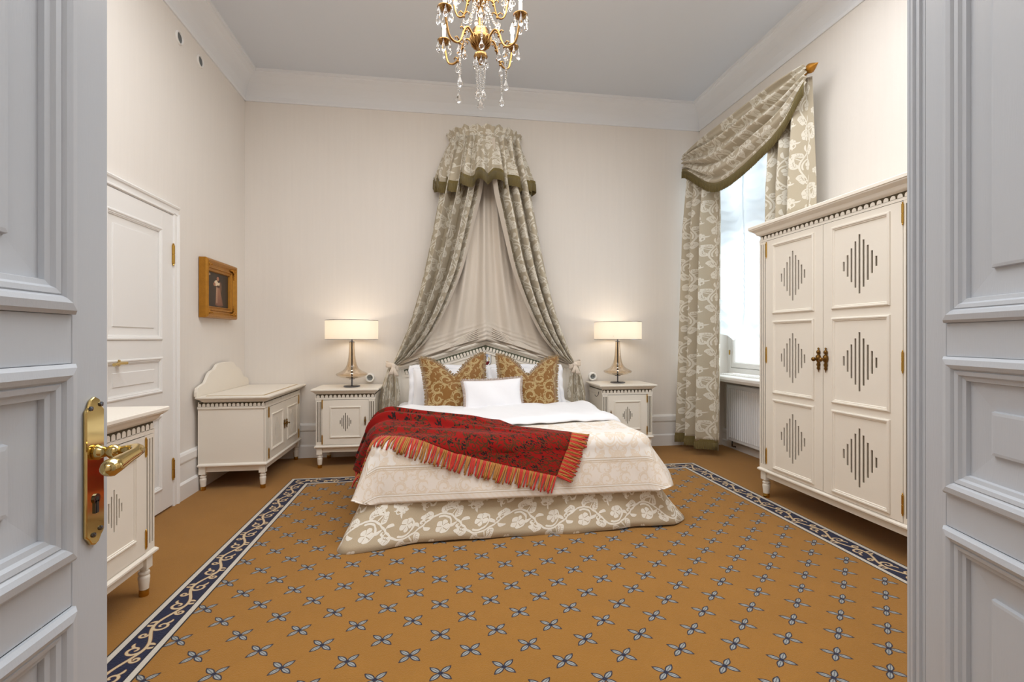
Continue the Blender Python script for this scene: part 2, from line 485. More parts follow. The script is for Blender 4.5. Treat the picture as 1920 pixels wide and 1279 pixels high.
m = MB()
m.box(XL-.1, -.66, .10, .28, 0, ZC); m.box(1.03, XR+.5, .10, .28, 0, ZC); m.box(-.66, 1.03, .10, .28, 2.80, ZC)
build('wall_front', m, M['wall'], kind='structure')
build('wall_hall', MB().box(XL-.1, XR+.5, -1.3, -1.2, 0, ZC), M['wall'], kind='structure')
build('wall_hall', MB().box(XL-.1, XL, -1.2, .3, 0, ZC), M['wall'], kind='structure')
build('wall_hall', MB().box(XR+.4, XR+.5, -1.2, .1, 0, ZC), M['wall'], kind='structure')
# cornice: a moulded cove running along back, left and right
cov = [(0, 0), (.012, 0), (.018, .018), (.010, .022), (.012, .05), (.03, .11), (.06, .165), (.10, .21), (.13, .228), (.135, .236), (.15, .238), (.155, .262), (0, .262)]
Zc = 3.558
m = MB().prism([(a, b) for a, b in cov], (0.3*0+XL, .3, Zc), (1, 0, 0), (0, 0, 1), (0, 1, 0), YB-.3); build('trim_1', m, M['cornice'], kind='structure')
m = MB().prism(cov, (XL, YB, Zc), (0, -1, 0), (0, 0, 1), (1, 0, 0), XR-XL); build('trim_2', m, M['cornice'], kind='structure')
m = MB().prism(cov, (XR, .3, Zc), (-1, 0, 0), (0, 0, 1), (0, 1, 0), YB-.3); build('trim_3', m, M['cornice'], kind='structure')
# baseboards, tall stepped skirting
bb = [(0, 0), (.028, 0), (.028, .115), (.020, .125), (.014, .13), (.014, .262), (.020, .268), (.024, .28), (.024, .325), (.016, .34), (0, .345)]
m = MB().prism(bb, (XL, YB, 0), (0, -1, 0), (0, 0, 1), (1, 0, 0), XR-XL); build('baseboard_back', m, M['trim'], kind='structure')
m = MB().prism(bb, (XL, 3.90, 0), (1, 0, 0), (0, 0, 1), (0, 1, 0), YB-3.90)
m.prism(bb, (XL, .3, 0), (1, 0, 0), (0, 0, 1), (0, 1, 0), 2.61); build('baseboard_left', m, M['trim'], kind='structure')
bs = [(a, b*0.55) for a, b in bb]
m = MB().prism(bs, (NX, WY0, 0), (-1, 0, 0), (0, 0, 1), (0, 1, 0), WY1-WY0)
m.prism(bb, (XR, .3, 0), (-1, 0, 0), (0, 0, 1), (0, 1, 0), WY0-.3); build('baseboard_right', m, M['trim'], kind='structure')

# window
w = struct_root('window_1', (0, 0, 0))
fx = 3.27
m = MB(); m.frame((fx-.03, WY0, .82), (0, 1, 0), (0, 0, 1), (-1, 0, 0), WY1-WY0, WZ1-.82, [(0, -.06), (0, 0), (.05, 0), (.055, -.006), (.06, -.06)])
build('window_frame', m, M['trim'], w)
sw = (WY1-WY0-.12)/2
for k in range(2):
    y0 = WY0+.06+k*sw
    for z0, z1 in ((.88, 2.40), (2.46, WZ1-.06)):
        m = MB(); m.frame((fx-.015, y0+.004, z0), (0, 1, 0), (0, 0, 1), (-1, 0, 0), sw-.008, z1-z0, [(0, -.04), (0, .012), (.014, .018), (.05, .018), (.062, .002), (.062, -.04)])
        s = build('sash', m, M['trim'], w)
        m = MB().box(fx-.004, fx+.002, y0+.05, y0+sw-.05, z0+.05, z1-.05); build('pane', m, M['pane'], s)
m = MB().box(fx-.035, fx+.03, WY0+.05, WY1-.05, 2.38, 2.48); build('transom', m, M['trim'], w, bevel=.006)
m = MB().lathe([(.004, 0), (.008, .004), (.008, .05), (.004, .054)], (fx-.055, WY1-.075, 1.02), 8); build('hinge', m, M['brass'], w)
m = MB().lathe([(.004, 0), (.008, .004), (.008, .05), (.004, .054)], (fx-.055, WY1-.075, 2.10), 8); build('hinge', m, M['brass'], w)
m = MB().lathe([(.006, 0), (.009, .01), (.007, .06), (.010, .11), (.004, .12)], (fx-.055, (WY0+WY1)/2, 1.3), 8); build('window_handle', m, M['brass'], w)
m = MB().prism([(2.89, .775), (2.885, .785), (2.885, .805), (2.892, .812), (3.25, .812), (3.25, .775), (2.91, .755), (2.90, .757)], (0, WY0, 0), (1, 0, 0), (0, 0, 1), (0, 1, 0), WY1-WY0-.002)
build('window_sill', m, M['trim'], w)
m = MB().box(3.03, 3.15, 3.7, 4.95, .812, .820)
for i in range(34): m.box(3.04, 3.14, 3.72+i*.036, 3.735+i*.036, .820, .824)
build('sill_grille', m, M['trim'], w)

# radiator in the niche under the sill
rad = thing('radiator', 'white ribbed panel radiator in the niche under the window sill', 'radiator', (0, 0, 0))
ry0, ry1, rz0, rz1 = 3.62, 4.915, .105, .70
m = MB().box(3.10, 3.125, ry0+.006, ry1-.006, rz0, rz1); m.box(3.145, 3.165, ry0+.006, ry1-.006, rz0, rz1); build('panel', m, M['radiator'], rad, bevel=.004)
m = MB(); n = 36; st = (ry1-ry0-.06)/n
for i in range(n):
    y = ry0+.03+i*st
    m.prism([(0, 0), (st*.2, -.007), (st*.6, -.007), (st*.8, 0)], (3.10, y, rz0+.035), (0, 1, 0), (1, 0, 0), (0, 0, 1), rz1-rz0-.07)
build('ribs', m, M['radiator'], rad, kind='stuff')
m = MB().box(3.096, 3.17, ry0, ry1, rz1-.012, rz1+.004)
for i in range(40): m.box(3.11, 3.155, ry0+.03+i*.031, ry0+.05+i*.031, rz1+.004, rz1+.007)
build('top_grille', m, M['radiator'], rad)
for a in (ry0, ry1-.006): build('side_cover', MB().box(3.096, 3.17, a, a+.006, rz0, rz1), M['radiator'], rad)
m = MB().tube([(3.13, ry1-.05, rz0), (3.13, ry1-.05, .04), (3.18, ry1-.05, .03)], .008, 8); build('pipe', m, M['chrome'], rad, smooth=True)
for a in (ry0+.2, ry1-.23): build('bracket', MB().box(3.165, 3.199, a, a+.03, rz0+.1, rz1-.1), M['radiator'], rad)

# ------------------------------------------------------------------ panelled doors
def panel_mould(m, O, U, V, N, w, h, k=1.0):
    m.frame(O, U, V, N, w, h, [(0, 0), (0, .006*k), (.006*k, .012*k), (.018*k, .014*k), (.026*k, .010*k), (.030*k, .004*k), (.032*k, .006*k), (.040*k, .004*k), (.044*k, -.002*k), (.052*k, -.004*k), (.054*k, -.012*k)])
def leaf(root, L, H, zs, stile, th, N=1, raised=True):
    """door leaf in local x (0 hinge .. L free edge), visible face at y=0 looking along N*y"""
    yb = -th*N
    def bx(m, x0, x1, z0, z1, y0, y1): m.box(x0, x1, min(y0, y1), max(y0, y1), z0, z1)
    for x0, x1 in ((0, stile), (L-stile, L)):
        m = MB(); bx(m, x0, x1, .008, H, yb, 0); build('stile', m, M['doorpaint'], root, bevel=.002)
    edges = [.008] + [z for p in zs for z in p] + [H]
    for k in range(0, len(edges), 2):
        if edges[k+1]-edges[k] < .002: continue
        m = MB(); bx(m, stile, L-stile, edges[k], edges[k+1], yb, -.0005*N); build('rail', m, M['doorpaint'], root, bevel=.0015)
    for z0, z1 in zs:
        for sgn, yf in ((N, 0.0), (-N, yb)):
            m = MB(); panel_mould(m, (stile, yf, z0), (1, 0, 0), (0, 0, 1), (0, sgn, 0), L-2*stile, z1-z0)
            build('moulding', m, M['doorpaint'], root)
        iw = L-2*stile-.104; ih = z1-z0-.104
        m = MB(); f = -.012*N
        m.frame((stile+.052, f, z0+.052), (1, 0, 0), (0, 0, 1), (0, N, 0), iw, ih, [(0, 0), (.058, -.004), (.060, .004), (.066, .005)], fill=True)
        m.frame((stile+.052, yb-f, z0+.052), (1, 0, 0), (0, 0, 1), (0, -N, 0), iw, ih, [(0, 0), (.058, -.004), (.060, .004), (.066, .005)], fill=True)
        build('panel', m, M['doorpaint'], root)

# near left leaf (open at right angles, face towards +X)
d2 = struct_root('door_2', (-.604, .30, 0), R(90))
LH = 2.75
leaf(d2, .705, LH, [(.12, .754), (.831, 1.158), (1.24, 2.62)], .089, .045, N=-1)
px = .963-.30                                         # lock plate centre, local x
m = MB(); pl = [(-.0235, .020), (-.0235, .238), (-.017, .244), (-.012, .256), (0, .262), (.012, .256), (.017, .244), (.0235, .238), (.0235, .020), (.017, .014), (.010, .004), (0, .0), (-.010, .004), (-.017, .014)]
m.prism(pl, (px, -.0005, .836), (1, 0, 0), (0, 0, 1), (0, -1, 0), .006); build('handle_plate', m, M['brasshandle'], d2, bevel=.0025)
m = MB()
pin = [(0.001, 0), (.013, 0), (.014, -.006), (.010, -.012), (.0085, -.02), (.013, -.026), (.012, -.034), (.008, -.04)]
m.lathe([(r, y) for r, y in pin], (px, -.006, 1.0), 16, 'y')
m.tube([(px, -.04, 1.0), (px+.002, -.058, 1.003), (px, -.070, 1.004), (px-.008, -.078, 1.003), (px-.02, -.080, 1.0), (px-.045, -.080, .997), (px-.07, -.080, .993), (px-.086, -.080, .991), (px-.095, -.080, .990), (px-.100, -.080, .989)],
       [.008, .0085, .010, .011, .0095, .011, .0135, .0145, .010, .004], 14)
build('door_handle', m, M['brasshandle'], d2, smooth=True)
m = MB().lathe([(.0001, -.009), (.0085, -.009), (.0085, -.003), (.0001, -.003)], (px, 0, .918), 14, 'y').box(px-.005, px+.005, -.009, -.003, .893, .915); build('lock_cylinder', m, M['chrome'], d2)
m = MB().lathe([(.0001, -.0095), (.004, -.0095), (.004, -.003)], (px, 0, .918), 10, 'y').box(px-.0025, px+.0025, -.0096, -.003, .893, .913); build('keyhole', m, M['dark'], d2)
for sx, sz in ((-.013, 1.078), (.013, 1.083), (-.006, .856), (.012, .862)):
    m = MB().lathe([(.0045, -.0065), (.004, -.009), (.001, -.0095)], (px+sx, 0, sz), 10, 'y'); build('screw', m, M['chrome'], d2)

# near right leaf (opened a little further)
ang = math.atan2(.964, .266)
RL = .78
d3 = struct_root('door_3', (1.19-.266*RL, 1.085-.964*RL, 0), ang)
leaf(d3, RL-.055, LH, [(.12, .770), (.846, 1.159), (1.236, 2.62)], .067, .045, N=1)
m = MB().prism([(0, -.045), (0, 0), (.010, 0), (.012, .006), (.018, .008), (.022, .004), (.026, .004), (.029, .010), (.036, .010), (.042, .006), (.0445, .008), (.055, .006), (.055, -.045)], (RL-.055, 0, .008), (1, 0, 0), (0, 1, 0), (0, 0, 1), LH-.008)
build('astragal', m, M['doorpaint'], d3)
m = MB().box(RL-.0012, RL+.0006, -.03, -.010, .95, 1.05); build('latch_plate', m, M['chrome'], d3)

# door in the left wall
d1 = struct_root('door_1', (XL, 2.98, 0), R(90))       # local x = +Y, local -y = +X
m = MB()
cas = [(0, 0), (0, .034), (.008, .038), (.018, .034), (.022, .026), (.050, .024), (.056, .030), (.064, .030), (.070, .018), (.070, 0)]
def cas_strip(m):
    m.prism(cas, (.916, 0, 0), (-1, 0, 0), (0, -1, 0), (0, 0, 1), 2.10)
    m.prism(cas, (-.07, 0, 0), (1, 0, 0), (0, -1, 0), (0, 0, 1), 2.10)
    m.prism(cas, (-.07, 0, 2.155), (0, 0, -1), (0, -1, 0), (1, 0, 0), .986)
cas_strip(m)
build('casing', m, M['trim'], d1)
for x0, x1, z0, z1 in ((.004, .12, .012, 2.08), (.705, .843, .012, 2.08)):
    build('stile', MB().box(x0, x1, -.022, 0, z0, z1), M['trim'], d1, bevel=.002)
for z0, z1 in ((.012, .16), (.68, .83), (1.075, 1.19), (1.96, 2.08)):
    build('rail', MB().box(.12, .705, -.022, 0, z0, z1), M['trim'], d1, bevel=.0015)
for z0, z1 in ((.16, .68), (.83, 1.075), (1.19, 1.96)):
    m = MB(); panel_mould(m, (.12, -.022, z0), (1, 0, 0), (0, 0, 1), (0, -1, 0), .585, z1-z0, .6)
    build('moulding', m, M['trim'], d1)
    m = MB().frame((.15, -.014, z0+.03), (1, 0, 0), (0, 0, 1), (0, -1, 0), .525, z1-z0-.06, [(0, 0), (.05, -.003), (.052, .003)], fill=True); build('panel', m, M['trim'], d1)
def hinge_mesh(c, h=.10, r=.006):
    return MB().lathe([(.001, -h*.62), (r*.7, -h*.58), (r*.5, -h*.52), (r, -h*.5), (r, -h*.02), (r*.8, -h*.01), (r*.8, h*.01), (r, h*.02), (r, h*.5), (r*.5, h*.52), (r*.7, h*.58), (.001, h*.62)], c, 10)
for z in (.27, 1.80): build('hinge', hinge_mesh((.835, -.03, z), .13, .010), M['brass'], d1, smooth=True, angle=40)
m = MB().lathe([(.02, 0), (.02, -.008), (.010, -.012), (.009, -.05)], (.235, -.022, 1.055), 12, 'y'); m.tube([(.235, -.07, 1.055), (.17, -.072, 1.055), (.12, -.07, 1.05)], [.009, .008, .010], 10)
build('door_handle', m, M['brasshandle'], d1, smooth=True, angle=40)

# two round vents and the gilt picture on the left wall
for i, (y, z, l) in enumerate(((3.95, 3.427, 'round grey vent high on left wall, the one nearer the open door'), (4.271, 3.433, 'round grey vent high on left wall, the one nearer the back corner'))):
    v = thing('air_vent', l, 'vent', (XL, y, z), 0, 'round vents in the left wall')
    build('rim', MB().lathe([(.036, 0), (.050, 0), (.050, .006), (.046, .012), (.040, .012), (.036, .004)], (0, 0, 0), 24, 'x', cap=False), M['trim'], v, smooth=True, angle=40)
    m = MB().lathe([(.001, .002), (.039, .002)], (0, 0, 0), 24, 'x', cap=False)
    for k in range(7):
        zz = -.027+k*.009; hw = math.sqrt(max(.036**2-zz*zz, 1e-6))
        m.box(.002, .005, -hw, hw, zz-.0015, zz+.0015)
    build('grille', m, M['grey'], v)

def painting_image():
    h, w = 256, 240
    yy, xx = np.mgrid[0:h, 0:w]; yy = yy/h; xx = xx/w
    rg = np.random.RandomState(3)
    a = np.zeros((h, w, 3), np.float32); a[:] = (0.20, 0.15, 0.10)
    a *= (0.85+0.3*(1-np.hypot(xx-.45, yy-.5)))[:, :, None]
    def blob(cx, cy, rx, ry, col, k=1.0, p=2.0):
        d = (np.abs((xx-cx)/rx)**p+np.abs((yy-cy)/ry)**p); c = np.clip((1.15-d)*4, 0, 1)[:, :, None]*k
        a[:] = a*(1-c)+np.array(col)*c
    for t in np.linspace(0, 1, 14): blob(.50+.05*t, .58-.50*t, .09+.10*t, .05, (.62-.12*t, .44-.12*t, .33-.1*t), .8)
    for t in np.linspace(0, 1, 8): blob(.44+.0*t, .55-.40*t, .03, .04, (.80, .68, .55), .5)
    blob(.45, .70, .13, .09, (.86, .78, .66)); blob(.52, .61, .10, .035, (.30, .20, .14)); blob(.33, .66, .05, .05, (.62, .42, .30))
    blob(.62, .60, .05, .16, (.48, .33, .24), .8); blob(.52, .84, .08, .11, (.16, .10, .07)); blob(.49, .835, .055, .065, (.66, .45, .33)); blob(.10, .92, .05, .03, (.62, .52, .40))
    a += rg.rand(h, w, 1)*.03
    return to_image('portrait_canvas', np.clip(a, 0, 1))
pic = thing('framed_painting', 'small oil painting of a standing woman in a wide gilt frame on left wall', 'painting', (XL, 4.245, 1.372))
PW, PH = .60, .485
m = MB().frame((.005, 0, 0), (0, 1, 0), (0, 0, 1), (1, 0, 0), PW, PH, [(0, 0), (0, .05), (.008, .062), (.020, .066), (.030, .058), (.048, .040), (.060, .036), (.064, .044), (.072, .044), (.076, .034), (.086, .030), (.090, .036), (.095, .034), (.100, .018)])
build('frame', m, M['gilt'], pic)
for cy, cz in ((.045, .045), (PW-.045, .045), (.045, PH-.045), (PW-.045, PH-.045)):
    m = MB()
    for k in range(7):
        a = 2*PI*k/7; m.ball((.058, cy+.022*math.cos(a), cz+.022*math.sin(a)), .012, 7, 5, (.7, 1, 1))
    m.ball((.062, cy, cz), .014, 8, 6)
    sy = 1 if cy < PW/2 else -1; sz = 1 if cz < PH/2 else -1
    for k in range(3): m.ball((.054, cy+sy*(.035+.02*k), cz), .010-.002*k, 7, 5); m.ball((.054, cy, cz+sz*(.035+.02*k)), .010-.002*k, 7, 5)
    build('corner_ornament', m, M['gilt'], pic, smooth=True)
m = MB(); m.add([(.024, .097, .097), (.024, PW-.097, .097), (.024, PW-.097, PH-.097), (.024, .097, PH-.097)], [(0, 1, 2, 3)], [(0, 0), (1, 0), (1, 1), (0, 1)])
build('canvas', m, img_mat('painted_canvas', painting_image(), .45), pic)
build('backing', MB().box(0, .012, .02, PW-.02, .02, PH-.02), M['dark'], pic)

# ------------------------------------------------------------------ rug
def motif_tile():
    n = 256; yy, xx = np.mgrid[0:n, 0:n]; W, Hh = .228, .230
    base = np.array(lin(158, 110, 46)[:3]); out = np.zeros((n, n, 3), np.float32); out[:] = base
    def draw(cx, cy):
        x = ((xx/n-cx+.5) % 1-.5)*W; y = ((yy/n-cy+.5) % 1-.5)*Hh
        for sx in (-1, 1):
            for sy in (-1, 1):
                u = (x*sx*.94+y*sy)/1.414; v = (-x*sx*.94+y*sy)/1.414
                L = .053; t = np.clip(u/L, 0, 1); hw = .0118*np.sin(PI*np.clip(t*.95+.05, 0, 1))**.9
                ins = (u > 0) & (u < L)
                dark = ins & (np.abs(v) < hw); light = ins & (np.abs(v) < hw-.0045) & (t > .16) & (t < .9)
                vein = light & (np.abs(v) < .0013)
                out[dark] = lin(34, 36, 52)[:3]; out[light] = lin(160, 163, 160)[:3]; out[vein] = lin(80, 84, 96)[:3]
        c = np.hypot(x, y) < .0055; out[c] = lin(40, 44, 66)[:3]
    draw(.5, .5); draw(0, 0)
    k = np.array(out)
    for s in (1, -1): k += np.roll(out, s, 0)+np.roll(out, s, 1)
    return k/5
def border_tile():
    w, h = 640, 176
    t = Tile(w, h); H0 = h/w; mid = H0/2
    pts = [(i/80, mid+.040*math.sin(4*PI*i/80)) for i in range(81)]; t.stroke(pts, .0085)
    for k in range(4):
        cx = .125+.25*k; up = 1 if k % 2 == 0 else -1
        t.spiral(cx+.02, mid-up*.012, .050, up*PI/2, -up*1.1, .0085, .005)
        t.spiral(cx+.115, mid+up*.045, .026, -up*PI/2, up*1.0, .007, .005)
        t.leaf(cx, mid+up*.038, up*.9, .055, .009, up*.8); t.leaf(cx-.03, mid+up*.03, PI-up*.9, .05, .009, -up*.8)
        t.leaf(cx-.05, mid-up*.045, -up*.3, .055, .008, up*.9)
    a = t.a[:, :, None]
    nav = np.array(lin(30, 36, 62)[:3]); crm = np.array(lin(208, 186, 150)[:3]); br = np.array(lin(150, 105, 60)[:3])
    e = Tile(w, h); e.a = np.maximum.reduce([np.roll(t.a, s, ax) for s in (2, -2) for ax in (0, 1)])
    out = nav*(1-e.a[:, :, None])+br*e.a[:, :, None]; out = out*(1-a)+crm*a
    y = (np.arange(h)+.5)/h*.176
    for lo, hi, c in ((0, .006, (38, 36, 40)), (.006, .029, (206, 198, 186)), (.029, .035, (30, 30, 46)), (.141, .147, (30, 30, 46)), (.147, .170, (206, 198, 186)), (.170, .177, (38, 36, 40))):
        out[(y >= lo) & (y < hi)] = lin(*c)[:3]
    return out
def carpet_img_mat(name, arr, scale):
    m = mat(name, (1, 1, 1, 1), .95, bump=.8, bscale=260, spec=.1, sheen=.15)
    nt = m.node_tree; b = nt.nodes['Principled BSDF']; N = nt.nodes.new; L = nt.links.new
    img = to_image(name, arr, False)
    uv = N('ShaderNodeUVMap'); mp = N('ShaderNodeMapping'); mp.inputs['Scale'].default_value = scale; L(uv.outputs[0], mp.inputs[0])
    t = N('ShaderNodeTexImage'); t.image = img; L(mp.outputs[0], t.inputs[0])
    n = N('ShaderNodeTexNoise'); n.inputs['Scale'].default_value = 5; n.inputs['Detail'].default_value = 4
    tc = N('ShaderNodeTexCoord'); L(tc.outputs['Object'], n.inputs['Vector'])
    mr = N('ShaderNodeMapRange'); mr.inputs[3].default_value = 1.0; mr.inputs[4].default_value = .84; L(n.outputs[0], mr.inputs[0])
    mx = N('ShaderNodeMix'); mx.data_type = 'RGBA'; mx.blend_type = 'MULTIPLY'; mx.inputs[0].default_value = 1
    L(t.outputs[0], mx.inputs[6]); L(mr.outputs[0], mx.inputs[7]); L(mx.outputs[2], b.inputs['Base Color'])
    return m
M['rugfield'] = carpet_img_mat('rug_field_flowers', motif_tile(), (1/.228, 1/.230, 1))
M['rugborder'] = carpet_img_mat('rug_scroll_border', border_tile(), (1/.64, 1/.176, 1))
RX0, RX1, RY0, RY1, BW, RZ = -1.231, 2.425, .25, 4.40, .176, .006
rug = thing('area_rug', 'large tan rug dotted with small blue flowers inside a navy scroll border', 'rug', (0, 0, 0))
m = MB(); x0, x1, y0, y1 = RX0+BW, RX1-BW, RY0+BW, RY1-BW
m.box(x0, x1, y0, y1, .0005, RZ)
mx_, my_ = -.107-.114, 2.11-.115
for i, f in enumerate(m.f): m.uv[i] = [(m.v[q][0]-mx_, m.v[q][1]-my_) for q in f]
build('field', m, M['rugfield'], rug)
cs = [(RX0, RY0), (RX1, RY0), (RX1, RY1), (RX0, RY1)]; ci = [(x0, y0), (x1, y0), (x1, y1), (x0, y1)]
for k in range(4):
    l = (k+1) % 4; m = MB()
    d = Vector((cs[l][0]-cs[k][0], cs[l][1]-cs[k][1])); Ln = d.length; d.normalize()
    q = [cs[k], cs[l], ci[l], ci[k]]
    uvs = [(0, 0), (Ln, 0), (Ln-BW, BW), (BW, BW)]
    m.add([(a, b, RZ+.0005) for a, b in q]+[(a, b, .0005) for a, b in q], [(0, 1, 2, 3), (0, 1, 5, 4), (4, 5, 6, 7)], uvs+uvs)
    build('border', m, M['rugborder'], rug, label='navy border strip with cream scrolls')

# ------------------------------------------------------------------ painted furniture
def slotted(m, x0, x1, z0, z1, y0, y1, slots):
    """board with see-through slots: slots = {(xa,xb): [(za,zb),...]}"""
    xs = sorted(slots); cur = x0
    for a, b in xs:
        if a > cur: m.box(cur, a, y0, y1, z0, z1)
        zc = z0
        for za, zb in sorted(slots[(a, b)]):
            if za > zc: m.box(a, b, y0, y1, zc, za)
            zc = zb
        if z1 > zc: m.box(a, b, y0, y1, zc, z1)
        cur = b
    if x1 > cur: m.box(cur, x1, y0, y1, z0, z1)
def teeth(m, O, U, V, N, L, z0, z1, n, d, flip=False):
    """row of round-headed tabs on a rail; U runs along, V up, N out"""
    p = L/n; gap = p*.28; r = (p-gap)/2
    for i in range(n):
        a = i*p+gap/2
        poly = [(a, z0), (a+2*r, z0)]
        for k in range(9):
            t = PI*k/8; poly.append((a+r+r*math.cos(t), z1-r+r*math.sin(t)))
        m.prism(poly, O, U, V, N, d)
def pull_mesh(c, s=1.0):
    x, y, z = c
    m = MB().lathe([(.001, .045*s), (.004*s, .042*s), (.002*s, .036*s), (.007*s, .031*s), (.007*s, .024*s), (.003*s, .02*s), (.009*s, .013*s), (.010*s, .004*s), (.008*s, -.004*s), (.004*s, -.010*s), (.007*s, -.018*s), (.004*s, -.026*s), (.006*s, -.032*s), (.002*s, -.038*s), (.001, -.046*s)], c, 10)
    m.tube([(x, y, z+.004*s), (x, y-.016*s, z+.002*s)], .004*s, 8)
    m.ball((x, y-.02*s, z+.002*s), .008*s, 8, 6)
    return m
def cabinet(name, label, cat, W, D, H, loc, rz, ndoors=1, rows=None, nsl=7, pw=.055, fl=3, dia=(.055, .085), leg=.19, crown=.045, over=.04, tp=.03, frz=.055, group=None, pull_side=1, side_teeth=True, inlay_top=False, mould=.012, rail_m=.065, pulls=1.0, leg_s=1.0):
    t = thing(name, label, cat, loc, rz, group)
    hw = W/2
    zb = leg+.025; zt = H-crown; zf = zt-frz
    # carcass and its dark inlay behind the fretted boards
    build('body', MB().box(-hw+.002, hw-.002, -D+.012, 0, leg, zt), M['cream'], t, bevel=.002)
    build('inlay', MB().box(-hw+.004, hw-.004, -D+.0025, -D+.0115, zb, zt-.001).box(-hw+.0005, -hw+.0018, -D+.02, -.01, zf+.004, zt-.001).box(hw-.0018, hw-.0005, -D+.02, -.01, zf+.004, zt-.001), M['olive'], t, label='olive painted ground behind the fretwork')
    # top
    m = MB(); o = over
    m.frame((-hw-o, -D-o, 0), (1, 0, 0), (0, 1, 0), (0, 0, 1), W+2*o, D+2*o-o+0.0, [(o*1.02, zt-.004), (o*.80, zt+.004), (o*.72, zt+crown*.12), (o*.55, zt+crown*.35), (o*.25, zt+crown*.52), (o*.12, zt+crown*.58), (o*.10, zt+crown*.66), (0, zt+crown*.70), (0, zt+crown*.92), (o*.08, H), (o*.3, H)], fill=True)
    build('top', m, M['cream'], t)
    if inlay_top:
        m = MB(); a = .055
        m.frame((-hw-o, -D-o, H), (1, 0, 0), (0, 1, 0), (0, 0, 1), W+2*o, D+o, [(a, 0), (a, .0015), (a+.012, .0015), (a+.012, 0)])
        build('top_inlay', m, M['goldline'], t, label='gold line inlaid round the top')
        m = MB(); m.frame((-hw-o, -D-o, H), (1, 0, 0), (0, 1, 0), (0, 0, 1), W+2*o, D+o, [(a+.012, 0), (a+.013, .005), (a+.018, .006)], fill=True); build('lid', m, M['cream'], t)
    # scalloped frieze
    m = MB(); ntee = max(6, round(W/(tp)))
    m.box(-hw, hw, -D, -D+.009, zf, zf+frz*.34); teeth(m, (-hw, -D+.009, 0), (1, 0, 0), (0, 0, 1), (0, -1, 0), W, zf+frz*.3, zt-frz*.20, ntee, .009)
    if side_teeth:
        ns = max(4, round((D-.02)/tp))
        for sx in (-1, 1):
            m.box(min(sx*hw, sx*(hw+.006)), max(sx*hw, sx*(hw+.006)), -D, 0, zf, zf+frz*.34)
            teeth(m, (sx*hw, -D, 0), (0, 1, 0), (0, 0, 1), (sx, 0, 0), D, zf+frz*.3, zt-frz*.20, ns, .006)
    build('scalloped_frieze', m, M['cream'], t)
    # fluted pilasters
    for sx in (-1, 1):
        xa, xb = (-hw, -hw+pw) if sx < 0 else (hw-pw, hw)
        m = MB(); fw = .008 if pw < .07 else .0095; sl = {}
        for i in range(fl):
            cx = xa+pw*(i+.8)/(fl+.6); sl[(cx-fw/2, cx+fw/2)] = [(zb+.03, zf-.02)]
        slotted(m, xa, xb, zb, zf-.002, -D-.002, -D+.009, sl); build('pilaster', m, M['cream'], t)
    # doors
    dw = (W-2*pw)/ndoors
    rows = rows or [(zb+rail_m, zf-rail_m)]
    for k in range(ndoors):
        xa = -hw+pw+k*dw+.002; xb = xa+dw-.004; cx = (xa+xb)/2
        m = MB(); sl = {}
        st = 2*dia[0]/nsl
        for i in range(nsl):
            q = cx-dia[0]+st*(i+.5); fw = st*.46
            hh = dia[1]*(1-abs(i-(nsl-1)/2)/((nsl-1)/2+.8))
            sl[(q-fw/2, q+fw/2)] = [((a+b)/2-hh, (a+b)/2+hh) for a, b in rows]
        slotted(m, xa, xb, zb+.003, zf-.004, -D-.004, -D+.009, sl)
        door = build('door', m, M['cream'], t)
        pm = max(.05, rail_m) if ndoors == 1 else min(.07, rail_m)
        for a, b in rows:
            m = MB(); m.frame((xa+pm, -D-.004, a), (1, 0, 0), (0, 0, 1), (0, -1, 0), xb-xa-2*pm, b-a, [(0, 0), (.001, mould*.5), (mould*.4, mould*.75), (mould*.8, mould*.7), (mould*.95, mould*.35), (mould*1.3, mould*.35), (mould*1.5, 0)])
            build('moulding', m, M['cream'], door)
        left_hinged = (k == 0) if ndoors > 1 else (pull_side > 0)
        hx = xa-.001 if left_hinged else xb+.001
        zz = (zb+.10*(zf-zb)+.01, zf-.10*(zf-zb)) if len(rows) == 1 else (zb+.10, (zb+zf)/2, zf-.07)
        for z in zz: build('hinge', hinge_mesh((hx, -D-.007, z), .075 if len(rows) == 1 else .10, .0055), M['brass'], door, smooth=True, angle=40)
        hx = xb-.028 if left_hinged else xa+.028
        build('drop_pull', pull_mesh((hx, -D-.012, zb+(zf-zb)*.52 if len(rows) == 1 else 1.065), pulls), M['brassdark'], door, smooth=True)
    # base moulding, apron, legs
    m = MB().frame((-hw-.014, -D-.014, 0), (1, 0, 0), (0, 1, 0), (0, 0, 1), W+.028, D+.014, [(.03, leg-.002), (.006, leg), (0, leg+.006), (0, leg+.014), (.008, leg+.022), (.014, leg+.025), (.04, leg+.025)], fill=True)
    build('base_moulding', m, M['cream'], t)
    ap = .045; b = .024*leg_s
    m = MB().box(-hw+.03, hw-.03, -D+.018, -D+.032, leg-ap, leg)
    for sx in (-1, 1): m.box(min(sx*(hw-.018), sx*(hw-.032)), max(sx*(hw-.018), sx*(hw-.032)), -D+.03, -.03, leg-ap, leg)
    build('apron', m, M['cream'], t)
